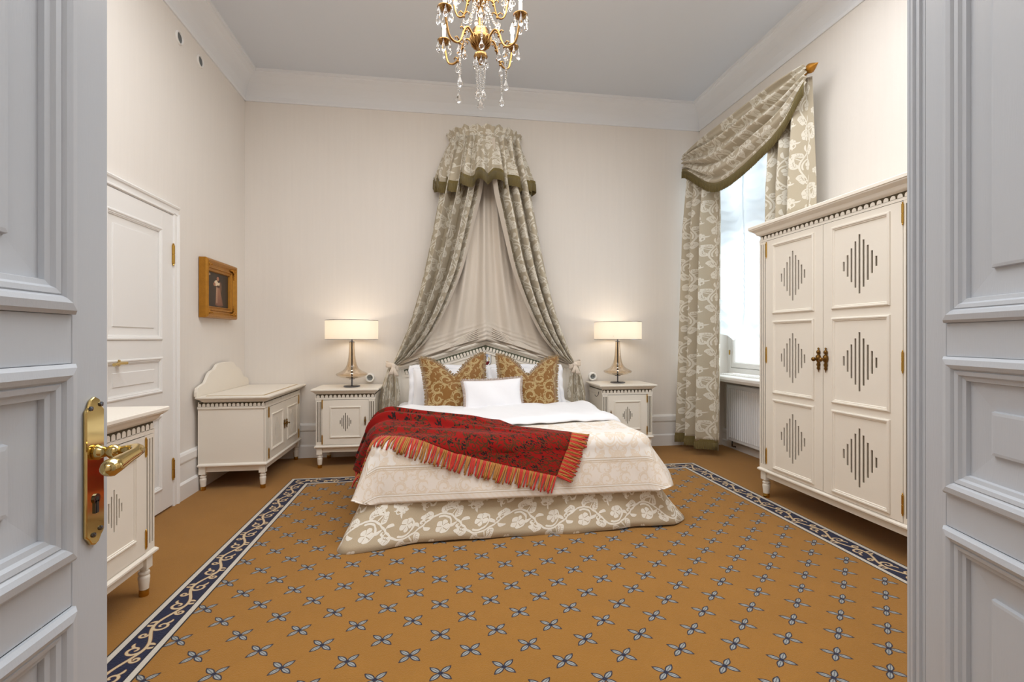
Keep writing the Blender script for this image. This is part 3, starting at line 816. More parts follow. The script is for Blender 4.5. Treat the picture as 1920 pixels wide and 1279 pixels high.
    for sx in (-1, 1):
        for y in (-D+b+.004, -b-.004):
            x = sx*(hw-b-.004); k = leg/.19
            m = MB().box(x-b, x+b, y-b, y+b, leg-.062*k, leg)
            m.lathe([(b*.80, leg-.062*k), (b*.65, leg-.066*k), (b*.62, leg-.070*k), (b*.95, leg-.076*k), (b*1.0, leg-.082*k), (b*.95, leg-.088*k), (b*.72, leg-.090*k), (b*.98, leg-.098*k), (b*1.0, leg-.108*k), (b*.82, .034), (b*.78, .028)], (x, y, 0), 16)
            lg = build('leg', m, M['cream'], t, smooth=True, angle=35)
            build('ferrule', MB().lathe([(b*.80, 0), (b*.82, .004), (b*.82, .030), (b*.78, .034)], (x, y, 0), 16), M['brass'], lg, smooth=True, angle=40)
    return t

ns1 = cabinet('nightstand', 'cream nightstand under the left glass lamp, left of the bed', 'nightstand', .525, .44, .735, (-.853, 5.168, 0), 0, tp=.037, group='pair of cream nightstands')
ns2 = cabinet('nightstand', 'cream nightstand under the right glass lamp, nearer the window', 'nightstand', .525, .44, .735, (1.893, 5.168, 0), 0, tp=.037, pull_side=-1, group='pair of cream nightstands')
hk = MB().tube([(1.615, 4.80, .66), (1.612, 4.80, .635), (1.600, 4.80, .615), (1.588, 4.80, .612), (1.578, 4.80, .620), (1.576, 4.80, .632)], .003, 6)
tag(build('hook', hk, M['dark'], smooth=True), 'small dark wire hook on the side of the right nightstand', 'hook')

chest = cabinet('storage_chest', 'low cream chest with scalloped backboard in the left back corner', 'chest', .98, .50, .745, (-1.868, 4.655, 0), R(90), ndoors=2, nsl=7, pw=.06, dia=(.075, .10), inlay_top=True, over=.045)
poly = [(-.605+.0, 0), (-.606, .035), (-.592, .068), (-.53, .085), (-.47, .10), (-.425, .145), (-.405, .165), (-.365, .185), (-.30, .20), (-.25, .235), (-.19, .247), (-.08, .249), (.03, .247), (.09, .235), (.14, .20), (.205, .185), (.245, .165), (.265, .145), (.31, .10), (.37, .085), (.432, .068), (.446, .035), (.445, 0)]
poly = [(a+.08, b) for a, b in poly]
m = MB().prism(poly, (0, -.012, .745), (1, 0, 0), (0, 0, 1), (0, 1, 0), .024); build('backboard', m, M['cream'], chest, bevel=.004)

cabinet('sideboard', 'tall cream cabinet beside the open door at the left, cut off by the door', 'cabinet', 1.03, .54, .875, (-1.872, 2.03, 0), R(90), ndoors=2, nsl=7, pw=.075, dia=(.058, .088), tp=.034, frz=.06, rail_m=.08, crown=.06, over=.045)

zb_, zf_ = .225, 1.935
wd = cabinet('wardrobe', 'large two-door cream wardrobe with six diamond-cut panels in front of the right wall', 'wardrobe', 1.25, .50, 2.055, (2.925, 2.787, 0), R(-90), ndoors=2, rows=[(.25, .76), (.80, 1.33), (1.38, 1.89)], nsl=9, pw=.082, dia=(.125, .172), leg=.20, crown=.075, over=.06, tp=.042, frz=.05, mould=.016, rail_m=.07, pulls=1.75, leg_s=1.15)

# ------------------------------------------------------------------ table lamps
def make_lamp(label, loc):
    t = thing('table_lamp', label, 'lamp', loc, 0, 'pair of glass bedside lamps')
    build('base', MB().lathe([(.074, 0), (.078, .004), (.078, .010), (.070, .015), (.012, .018)], (0, 0, 0), 32), M['chrome'], t, smooth=True, angle=40)
    build('stem', MB().lathe([(.0075, .012), (.0075, .50)], (0, 0, 0), 12).lathe([(.03, .074), (.03, .078)], (0, 0, 0), 20).lathe([(.026, .430), (.027, .434), (.012, .440)], (0, 0, 0), 20), M['chrome'], t, smooth=True, angle=40)
    prof = [(.010, .078), (.05, .082), (.10, .094), (.135, .108), (.148, .120), (.142, .130), (.115, .143), (.085, .158), (.062, .180), (.048, .210), (.038, .250), (.031, .30), (.027, .36), (.0245, .43)]
    build('glass_body', MB().lathe(prof, (0, 0, 0), 40, cap=False), M['amberglass'], t, smooth=True)
    r = .245
    build('shade', MB().lathe([(r, .455), (r, .64)], (0, 0, 0), 48, cap=False), M['shade'], t, smooth=True)
    m = MB().lathe([(r-.001, .455), (r+.0015, .455), (r+.0015, .459), (r-.001, .459)], (0, 0, 0), 48, cap=False).lathe([(r-.001, .636), (r+.0015, .636), (r+.0015, .640), (r-.001, .640)], (0, 0, 0), 48, cap=False)
    for k in range(3): a = 2*PI*k/3; m.tube([(0, 0, .49), (r*math.cos(a), r*math.sin(a), .49)], .0015, 5)
    build('shade_ring', m, M['chrome'], t)
    build('bulb', MB().ball((0, 0, .535), .026, 12, 8, (1, 1, 1.25)), M['bulb'], t, smooth=True)
    l = bpy.data.lights.new('lamp_light', 'POINT'); l.energy = 1.25; l.color = (1, .87, .73); l.shadow_soft_size = .035
    lo = bpy.data.objects.new('lamp_light', l); C.objects.link(lo); lo.parent = t; lo.location = (0, 0, .575)
    return t
make_lamp('smoky glass lamp with drum shade on the left nightstand', (-.825, 4.90, .7355))
make_lamp('smoky glass lamp with drum shade on the right nightstand', (1.862, 4.92, .7355))

for x, z, l in ((-.693, .80, 'round white wall socket beside the left lamp'), (1.672, .785, 'round white wall socket beside the right lamp')):
    s = thing('wall_socket', l, 'socket', (x, YB, z), 0, 'round sockets behind the nightstands')
    build('ring', MB().lathe([(.046, 0), (.046, -.030), (.042, -.040), (.032, -.042), (.029, -.036), (.029, -.016)], (0, 0, 0), 28, 'y', cap=False), M['plastic'], s, smooth=True, angle=40)
    build('insert', MB().lathe([(.001, -.016), (.029, -.016)], (0, 0, 0), 24, 'y', cap=False), M['grey'], s)
    build('pin_hole', MB().lathe([(.001, -.018), (.004, -.018), (.004, -.014)], (-.010, 0, 0), 8, 'y').lathe([(.001, -.018), (.004, -.018), (.004, -.014)], (.010, 0, 0), 8, 'y'), M['dark'], s)

# ------------------------------------------------------------------ bed
BC, BHW, YF, ZT, BR = .49, .90, 3.03, .565, .075
def bedmap(a, Y, off=0.0, flare=.16, dmax=None):
    """flat cloth coordinates (across, along) laid over the bed; returns a point off above it"""
    iw, iy = BHW-BR, YF+BR
    da = max(0.0, abs(a)-iw); db = max(0.0, iy-Y); d = math.hypot(da, db)
    if dmax: d = min(d, dmax)
    bx = BC+max(-iw, min(iw, a)); by = max(Y, iy)
    if d < 1e-9: return Vector((bx, by, ZT+off))
    hd = math.hypot(da, db); dx = da/hd*(1 if a > 0 else -1); dy = -db/hd
    q = BR*PI/2
    if d < q:
        th = d/BR; o = BR*math.sin(th); dn = BR*(1-math.cos(th)); n_o, n_u = math.sin(th), math.cos(th)
    else:
        e = d-q; f = flare*(1+.9*min(da, db)/max(da, db, 1e-6))*(1+.5*(a > 0)*da/d); f = min(f, .55); c = math.sqrt(1-f*f)
        o = BR+e*f; dn = BR+e*c; n_o, n_u = c, f
    return Vector((bx+dx*(o+n_o*off), by+dy*(o+n_o*off), ZT-dn+n_u*off))

bed = thing('double_bed', 'double bed with gabled cream headboard and leafy valance, under the canopy', 'bed', (0, 0, 0))
def rbox(x0, x1, y0, y1, z0, z1): return MB().box(x0, x1, y0, y1, z0, z1)
o = build('mattress', rbox(BC-BHW+.012, BC+BHW-.012, YF+.02, 5.09, .30, ZT-.004), M['white'], bed, bevel=.06)
build('bed_base', rbox(BC-BHW+.05, BC+BHW-.05, YF+.06, 5.09, .10, .30), M['dark'], bed)
for x in (BC-BHW+.1, BC+BHW-.1):
    for y in (YF+.14, 4.95): build('leg', MB().lathe([(.025, 0), (.03, .11)], (x, y, 0), 10), M['dark'], bed)
# headboard
gab = [(-.915, .0), (.915, .0), (.915, .50), (0, .775), (-.915, .50)]
HB = .41
m = MB().prism(gab, (BC, 5.12, HB), (1, 0, 0), (0, 0, 1), (0, 1, 0), .045); hb = build('headboard', m, M['cream'], bed, bevel=.003)
build('headboard_post', MB().box(BC-.915, BC-.855, 5.12, 5.165, .02, HB).box(BC+.855, BC+.915, 5.12, 5.165, .02, HB), M['cream'], bed)
m = MB()
sl = math.atan2(.275, .915); Ls = math.hypot(.915, .275)
for sx in (-1, 1):
    U = Vector((sx*math.cos(sl), 0, -math.sin(sl))); V = Vector((sx*math.sin(sl), 0, math.cos(sl)))
    m.prism([(0, 0), (0, .012), (-.004, .026), (-.012, .030), (-.026, .026), (-.034, .014), (-.040, .012), (-.046, 0)], (BC, 5.12, HB+.779), V, (0, -1, 0), U, Ls-.004)
    m.prism([(0, 0), (0, .020), (-.012, .026), (-.026, .022), (-.034, .012), (-.046, 0)], (BC+sx*.915, 5.12, .42), (sx, 0, 0), (0, -1, 0), (0, 0, 1), .50)
build('frame_moulding', m, M['cream'], hb)
mo = MB(); mt = MB()
for sx in (-1, 1):
    U = Vector((sx*math.cos(sl), 0, -math.sin(sl))); V = Vector((sx*math.sin(sl), 0, math.cos(sl)))
    O = Vector((BC, 5.12, HB+.775))+V*-.112
    u0 = lambda v: (.112-v)*math.tan(sl)
    mo.prism([(u0(.012), .012), (Ls-.065, .012), (Ls-.065, .062), (u0(.062), .062)], O, U, V, (0, -1, 0), .002)
    teeth(mt, O+Vector((0, -.002, 0))+U*.030, U, V, (0, -1, 0), Ls-.095, .002, .050, 25, .007)
    mt.prism([(u0(-.02), -.02), (Ls-.06, -.02), (Ls-.06, .006), (u0(.006), .006)], O+Vector((0, -.0, 0)), U, V, (0, -1, 0), .009)
build('trim_ground', mo, mat('dark_green_ground', lin(84, 86, 66), .6), hb, label='dark olive band under the gable')
build('scalloped_trim', mt, M['cream'], hb)
# shield
def crest_image():
    n = 128; yy, xx = np.mgrid[0:n, 0:n]; x = xx/n; y = yy/n
    a = np.zeros((n, n, 3), np.float32); a[:] = (.90, .90, .90)
    def put(mask, c): a[mask] = c
    put((y < .36) & (y > .06) & (x < .5) & (np.hypot(x-.5, (y-.4)) < .36), (.20, .26, .45)); put((y < .36) & (x >= .5) & (np.hypot(x-.5, y-.4) < .36), (.42, .08, .10))
    put((np.hypot(x-.42, y-.40) < .10) | (np.hypot(x-.60, y-.42) < .08), (.93, .93, .93)); put((np.abs(x-.5) < .05) & (y > .30) & (y < .5), (.12, .12, .14))
    put((np.abs(x-.5) < .20) & (y > .74) & (y < .86), (.62, .68, .80)); put((np.abs(x-.5) < .24) & (y > .68) & (y < .72), (.50, .56, .70))
    for k in range(5): put(np.hypot(x-(.32+.09*k), y-.88) < .04, (.62, .68, .80))
    put((np.hypot((x-.78)/.5, y-.54) < .16) & (np.hypot((x-.70)/.5, y-.54) > .12), (.78, .68, .40)); put((np.hypot((x-.24)/.5, y-.54) < .16) & (np.hypot((x-.32)/.5, y-.54) > .12), (.72, .74, .80))
    put((np.abs(x-.5) < .13) & (y > .54) & (y < .66), (.70, .74, .82))
    return to_image('crest', a)
sh = [(0, .115), (.10, .115), (.10, .035)]+[(.05+.05*math.cos(t), .035+.035*math.sin(t)) for t in np.linspace(0, -PI/2, 6)][1:]+[(.05-.05*math.cos(t), .035+.035*math.sin(t)) for t in np.linspace(-PI/2, 0, 6)][1:]
m = MB().prism(sh, (.437, 5.119, .914), (1.1, 0, 0), (0, 0, 1.15), (0, -1, 0), .003)
for i, f in enumerate(m.f): m.uv[i] = [((m.v[q][0]-.437)/.11, (m.v[q][2]-.914)/.132) for q in f]
build('shield', m, [img_mat('painted_shield', crest_image(), .4)], hb, label='small painted coat of arms')
m = MB().tube([(.437+a*1.1, 5.117, .914+b*1.15) for a, b in sh+[sh[0]]], .003, 6); build('shield_rim', m, M['dark'], hb)

# valance (bed skirt)
top = [(-.40, 5.05), (-.40, 4.2), (-.40, 3.4), (-.39, 3.08), (-.34, 3.04), (0, 3.035), (.5, 3.035), (1.0, 3.035), (1.32, 3.04), (1.375, 3.10), (1.38, 3.5), (1.38, 4.2), (1.38, 5.05)]
bot = [(-.44, 5.05), (-.47, 4.2), (-.53, 3.4), (-.57, 3.0), (-.49, 2.82), (-.10, 2.885), (.35, 2.905), (.95, 2.915), (1.36, 2.925), (1.53, 2.965), (1.66, 3.26), (1.56, 4.0), (1.46, 5.05)]
def cat(P, t):
    n = len(P)-1; f = min(max(t, 0), 1)*n; i = min(int(f), n-1); t = f-i
    p0, p1, p2, p3 = P[max(i-1, 0)], P[i], P[i+1], P[min(i+2, n)]
    return tuple(.5*(2*b+(c-a)*t+(2*a-5*b+4*c-d)*t*t+(3*b-a-3*c+d)*t**3) for a, b, c, d in zip(p0, p1, p2, p3))
arc = [0]
for i in range(400):
    a = cat(bot, i/400); b = cat(bot, (i+1)/400); arc.append(arc[-1]+math.hypot(a[0]-b[0], a[1]-b[1]))
def skirt(u, v):
    a = Vector(cat(top, u)); b = Vector(cat(bot, u)); p = a.lerp(b, v**1.6)
    d = (b-a); d.normalize()
    k = arc[int(u*400)]
    rip = v*(.010*math.sin(k*9)+.006*math.sin(k*23+1))
    p = p+d*rip
    return (p.x, p.y, .47*(1-v)+.012+.006*math.sin(k*5)*v)
m = MB().grid(skirt, 260, 14, lambda u, v: (arc[int(u*400)], .50*(1-v)+.02))
build('valance', m, M['vineq'], bed, smooth=True, solid=.004, label='quilted beige valance with white vine pattern')

# white duvet turned back over the coverlet
def wob(x, y, k=1.0): return .006*k*(math.sin(7.3*x+3*y)+math.sin(11*y-4*x+1.3)+.6*math.sin(19*x+5*y))
def duvet(u, v):
    a = -.99+1.98*u; Y = 3.42+.10*abs(2*u-1)**2*1.2+(u-.4)*.16+v*1.05
    edge = min(v*1.05, .10)/.10
    off = .014+.030*math.sin(min(1, edge)*PI/2)+.012*math.sin(PI*u)+wob(a, Y, 1.1)*(.5+.5*edge)+.004*math.sin(34*a+9*Y)*math.sin(13*Y+5*a)
    if v > .8: off *= max(.25, 1-(v-.8)/.2*.7)
    p = bedmap(a, Y, max(off, .012), .10)
    return p
m = MB().grid(duvet, 90, 44, lambda u, v: (2*u, v))
tag(build('duvet', m, M['white'], smooth=True, solid=.006), 'white duvet edge turned back across the bed below the pillows', 'duvet')

# coverlet
CW, CY1, CY0 = 1.165, 4.05, 2.715                       # half width, hidden top edge, foot hem in cloth coordinates
def coverlet(u, v):
    a = -CW+(2*CW-.05)*u; Y = CY1+(CY0-CY1)*v
    da = max(0, abs(a)-BHW); db = max(0, YF-Y)
    h = max(da, db)
    off = .007+abs(wob(a, Y, .5))+.010*h/.3*math.sin(6*a+2)*(1 if db > da else .3)+.004*h/.3*math.sin(15*a+Y*9)
    return bedmap(a, Y, max(off, .005), .27, .395)
m = MB().grid(coverlet, 150, 96, lambda u, v: (u, 1-v))
def coverlet_image():
    Wc, Hc = 1400, 800                                  # px over 2.33 x 1.335 m
    pm = 2*CW/Wc
    yy, xx = np.mgrid[0:Hc, 0:Wc]
    X = xx*pm; Y = yy*pm
    dist = np.minimum(np.minimum(X, 2*CW-X), Y)
    def samp(T, sz, ox=0, oy=0):
        h, w = T.a.shape
        return T.a[(((Y+oy)/sz*h).astype(int)) % h, (((X+ox)/sz*w).astype(int)) % w]
    base = np.array((.800, .735, .665), np.float32); pat = np.array((.700, .560, .405), np.float32); pale = np.array((.85, .82, .78), np.float32)
    mir = np.abs(((X-CW)/.46+.5) % 1-.5)*.46            # mirrored scroll repeat in the middle
    h, w = VINE.a.shape
    mid = VINE.a[((Y/.46*h).astype(int)) % h, ((mir/.46*w*1.4).astype(int)) % w]
    a = np.zeros((Hc, Wc, 3), np.float32)
    a[:] = pale*.75+base*.25
    a = a*(1-.55*mid[:, :, None])+pat*1.06*.55*mid[:, :, None]
    brd = dist < .205
    bp = samp(SCROLL, .26)
    b = base*(1-.55*bp[:, :, None])+pat*.55*bp[:, :, None]+.0
    a[brd] = b[brd]
    for lo, hi, c, k in ((.196, .203, pat*.80, .8), (.203, .209, pale, .9), (.209, .216, pat*.8, .7), (.184, .190, pat*.85, .6), (.036, .041, pat*.78, .8), (.041, .047, pale, .9), (.047, .051, pat*.8, .7)):
        q = (dist >= lo) & (dist < hi); a[q] = a[q]*(1-k)+c*k
    q = dist < .034; st = (np.floor((X+Y)/.018) % 2)[:, :, None]; hem = base*.96*(1-.25*st)+pat*.25*st
    a[q] = hem[q]
    return to_image('coverlet_weave', np.clip(a, 0, 1), False)
tag(build('coverlet', m, img_mat('jacquard_coverlet', coverlet_image(), .75, .35), smooth=True, solid=.005), 'cream jacquard coverlet with wide scroll border hanging over the foot of the bed', 'coverlet')

# red throw
TQ = dict(tl=(-1.16, 4.22), tr=(.37, 3.10), br=(.235, 2.83), bl=(-1.17, 3.30))
def throw_flat(u, v):
    tl, tr, br, bl = (Vector(TQ[k]) for k in ('tl', 'tr', 'br', 'bl'))
    t = tl.lerp(tr, u); b = bl.lerp(br, u); bow = .05*math.sin(PI*u)
    p = t.lerp(b, v); p.y += -bow*(v)*.9+.03*math.sin(PI*u)*(1-v)
    return p
def throw_pt(u, v, lift=0.0):
    p = throw_flat(u, v); k = (1-u)**1.3
    def rg_(c, w1, w2):                                # a fold: long slope above, steep drop below
        d = v-c; return math.exp(-(d/(w1 if d < 0 else w2))**2)
    ridge = .050*k*(rg_(.20+.03*u, .14, .030)+1.1*rg_(.47-.06*u, .13, .028)+.7*rg_(.80-.02*u, .16, .05))
    ridge += .018*rg_(.40-.16*u, .16, .035)*min(1, 2*u)*(1-u)*1.5
    on_duvet = max(0, min(1, (p.y-3.36)/.08))
    off = .020+.036*on_duvet+1.45*ridge+.005*math.sin(9*u+5*v)+lift
    return bedmap(p.x, p.y, off, .30)
m = MB().grid(throw_pt, 130, 110, lambda u, v: (u*1.75, (1-v)*.85))
thr = thing('throw_blanket', 'dark red paisley throw with corded fringe lying diagonally across the bed', 'throw', (0, 0, 0))
build('cloth', m, M['throw'], thr, smooth=True, solid=.008)
fr = MB(); n = 150
def strand(p, d, L, r):
    q = [p+d*(L*t)+Vector((0, 0, 0)) for t in (0, .35, .7, 1)]
    for k in range(1, 4): q[k] += Vector((rng.uniform(-1, 1), rng.uniform(-1, 1), 0))*.005*k/3
    fr.tube(q, [r, r*1.1, r*1.05, r*.8], 5)
def drape_strand(u, v, du, dv, L, r):
    pts = []
    f0 = throw_flat(u, v); 
    e = Vector((du, dv)); e.normalize()
    e.x += rng.uniform(-.22, .22)*.6; e.normalize()
    base = throw_pt(u, v); 
    for t in (0, .3, .6, .85, 1):
        f = f0+e*L*t
        q = bedmap(f.x, f.y, (.016+(.036 if f.y > 3.36 else 0))+.006*rng.random(), .34)
        w_ = min(1, t*2.2); pts.append(base.lerp(q, w_) if t < .5 else q)
    fr.tube(pts, [r, r*1.1, r*1.1, r, r*.8], 5)
for i in range(n):                                     # lower long edge
    u = (i+.5)/n; fr.m = 0 if (i // 2) % 2 else 1
    if rng.random() < .15: fr.m = 1-fr.m
    d = (Vector(TQ['br'])-Vector(TQ['bl'])); d = Vector((d.y, -d.x)).normalized()
    drape_strand(u, 1.0, d.x, d.y, .105+rng.uniform(-.01, .012), .0055)
for i in range(48):                                    # right short end
    v = (i+.5)/48; fr.m = 0 if (i // 2) % 2 else 1
    d = (Vector(TQ['tr'])-Vector(TQ['tl'])).normalized()
    drape_strand(1.0, v, d.x*.9+.15, d.y*.35-.25*v, .10+rng.uniform(-.012, .015), .0052)
for i in range(56):
    v = (i+.5)/56; fr.m = 0 if (i // 2) % 2 else 1
    drape_strand(0.0, v, -1, -.1, .09, .0042)
build('fringe', fr, [M['redfr'], M['goldfr']], thr, smooth=True, kind='stuff', label='red and gold corded fringe')

# ------------------------------------------------------------------ pillows and cushions
def pillow(u, v, W, H, T, pinch=.06, ears=0.0, dent=0.0, side=1, puff=.42):
    a = 2*u-1; b = 2*v-1
    x = a*W/2*(1-pinch*(1-b*b)); z = b*H/2*(1-pinch*(1-a*a))
    t = T/2*max(0, (1-a*a))**puff*max(0, (1-b*b))**puff
    if dent:
        dv = max(0.0, (b+.35)/1.35)
        z -= dent*math.exp(-(abs(a)/.42)**1.5)*dv**1.6; t *= 1-.25*math.exp(-(a/.22)**2)*dv
        x += math.copysign(.02*dv, a)*abs(a)
    y = side*t
    y += .012*math.sin(5*a+2*b)*(1-a*a)*(1-b*b)
    return Vector((x, y, z))
def pillow_mesh(W, H, T, n=36, **k):
    m = MB()
    for s in (-1, 1): m.grid(lambda u, v: pillow(u, v, W, H, T, side=s, **k), n, n, lambda u, v: (u*W+(0 if s < 0 else .3), v*H))
    return m
def perim(W, H, T, n, **k):
    out = []
    for i in range(n):
        t = 4*i/n; s_ = int(t); f = t-s_
        uv = ((f, 0), (1, f), (1-f, 1), (0, 1-f))[s_]
        out.append(pillow(uv[0], uv[1], W, H, T, **k))
    return out
def place(o, loc, tilt, yaw, roll=0.0):
    o.location = loc; o.rotation_euler = (tilt, roll, yaw)
def make_cushion(name, label, cat_, W, H, T, m_, fmat, group, loc, tilt, yaw, fl=.022, roll=0.0, nf=420, seed=1, **k):
    t = thing(name, label, cat_, (0, 0, 0), 0, group); place(t, loc, tilt, yaw, roll)
    build('cover', pillow_mesh(W, H, T, **k), m_, t, smooth=True, sub=0)
    if fmat:
        rg = random.Random(seed); m = MB(); P = perim(W, H, T, nf, **k); c = Vector((0, 0, -.03))
        for i, p in enumerate(P):
            q = P[(i+2) % nf]; tg = (q-P[i-2]); nrm = Vector((tg.z, 0, -tg.x))
            if nrm.length < 1e-6: continue
            nrm.normalize()
            if nrm.dot(p-c) < 0: nrm = -nrm
            d = (nrm+Vector((rg.uniform(-.4, .4), rg.uniform(-.5, .5), rg.uniform(-.4, .4)))).normalized()
            m.tube([p-nrm*.004, p+d*fl*.6, p+d*fl*rg.uniform(.9, 1.25)], [.0035, .004, .002], 4)
        m.tube(P+[P[0]], .005, 6)
        build('fringe', m, fmat, t, smooth=True, kind='stuff', label='short brush fringe')
    return t
def flange_pillow(label, loc, tilt, yaw, W=.70, H=.40, roll=0.0):
    t = thing('pillow', label, 'pillow', (0, 0, 0), 0, 'white pillows against the headboard'); place(t, loc, tilt, yaw, roll)
    build('case', pillow_mesh(W, H, .20, pinch=.05), M['white'], t, smooth=True)
    m = MB(); P = perim(W-.005, H-.005, .20, 160, pinch=.05); vs = []; fs = []
    for i, p in enumerate(P):
        d = Vector((p.x/(W/2), 0, p.z/(H/2))); mx = max(abs(d.x), abs(d.z)); d = Vector((d.x if abs(d.x) > .93*mx else 0, 0, d.z if abs(d.z) > .93*mx else 0)).normalized()
        q = p+d*.045+Vector((0, .010*math.sin(i*.55), 0)); vs += [p, q]
    k = len(P)
    for i in range(k): j = (i+1) % k; fs.append((2*i, 2*j, 2*j+1, 2*i+1))
    m.add(vs, fs); build('flange', m, M['white'], t, smooth=True, solid=.003)
    return t
flange_pillow('white flanged pillow standing behind the left gold cushion', (.10, 4.78, .725), R(-22), 0)
flange_pillow('white flanged pillow standing behind the right gold cushion', (.86, 4.78, .725), R(-22), 0)
make_cushion('gold_cushion', 'gold damask cushion on the left, tilted, with a deep notch between its ears', 'cushion', .545, .52, .17, M['gold'], M['cfringe'], 'two gold damask cushions', (.150, 4.44, .800), R(-20), R(2), roll=R(-4), dent=.185, pinch=.055, seed=3)
make_cushion('gold_cushion', 'gold damask cushion on the right, notched at the top, nearer the window', 'cushion', .535, .52, .17, M['gold'], M['cfringe'], 'two gold damask cushions', (.815, 4.44, .800), R(-20), R(-3), roll=R(2), dent=.185, pinch=.055, seed=5)
make_cushion('white_cushion', 'small white oblong cushion with ivory fringe in front of the gold cushions', 'cushion', .52, .29, .13, M['white'], M['wfringe'], None, (.475, 4.27, .70), R(-16), R(0), fl=.020, roll=R(-2.5), pinch=.075, seed=8)

# ------------------------------------------------------------------ bed canopy
can = thing('bed_canopy', 'vine patterned bed canopy falling from a half-round crown on the back wall', 'canopy', (0, 0, 0))
CX, CYW = .482, 5.185
def ring(phi, rx, ry): return (CX-rx*math.cos(phi), CYW-ry*math.sin(phi))
build('crown_board', MB().prism([ring(PI*i/24, .35, .29) for i in range(25)], (0, 0, 3.235), (1, 0, 0), (0, 1, 0), (0, 0, 1), .03), M['lining'], can)
build('hanging_hook', MB().lathe([(.010, 0), (.012, .03), (.010, .07), (.004, .08)], (.482, 5.185, 3.36), 10).tube([(.482, 5.19, 3.40), (.482, 4.93, 3.30)], .006, 8), M['ribbon'], can)
def ruffle(u, v):
    ph = PI*u; z = 3.225+.105*v
    g = math.sin(ph*34)*.012+.008*math.sin(ph*57+2)
    w = abs(v-.35)/.65
    r = 1+g*1.6*(.4+w)+.13*max(0, v-.35)+.03*max(0, .35-v)
    x, y = ring(ph, .365*r, .305*r); return (x, y, z+.012*math.sin(ph*21)*v)
build('ruffled_heading', MB().grid(ruffle, 260, 10, lambda u, v: (u*1.6, v*.14+1.0)), M['vine'], can, smooth=True, solid=.002)
def fold(u, n, seed=0.0): return math.sin(2*PI*n*u+seed)+.35*math.sin(2*PI*n*2.1*u+1.7*seed+1)
def val_z(u): return 2.815+.030*math.cos(2*PI*9*u+.5)+.035*math.cos(2*PI*2*u)
def valance(u, v):
    ph = PI*u; e = v**.8
    rx = .37+.125*e; ry = .31+.085*e
    f = 1+.13*e*fold(u, 9, .4)*(.5+.5*math.sin(ph))+.012*(1-v)*math.sin(ph*40)
    x, y = ring(ph, rx*f, ry*f); zb = val_z(u)
    return (x, min(y, 5.18), 3.235+(zb-3.235)*v)
build('pelmet', MB().grid(valance, 240, 22, lambda u, v: (u*1.9, (1-v)*.47)), M['vine'], can, smooth=True, solid=.003)
m = MB()
def vfr(u, v):
    p = Vector(valance(u, 1)); d = .016*math.sin(u*240*PI)*.0
    q = Vector((CX, CYW, p.z)); n_ = (p-q); n_.normalize()
    p += n_*(.006+.004*v); p.z -= .112*v-.012; return p
m.grid(vfr, 480, 4, lambda u, v: (u, v))
for i in range(480*5-0):
    pass
for i in range(300):
    u = (i+.5)/300; a = Vector(vfr(u, .25)); b = Vector(vfr(u, 1.02)); q = Vector((CX, CYW, a.z)); n_ = (a-q).normalized()*.003
    m.tube([a+n_, b+n_], .0022, 4)
build('fringe', m, M['fringe'], can, smooth=True, kind='stuff', label='olive bullion fringe')
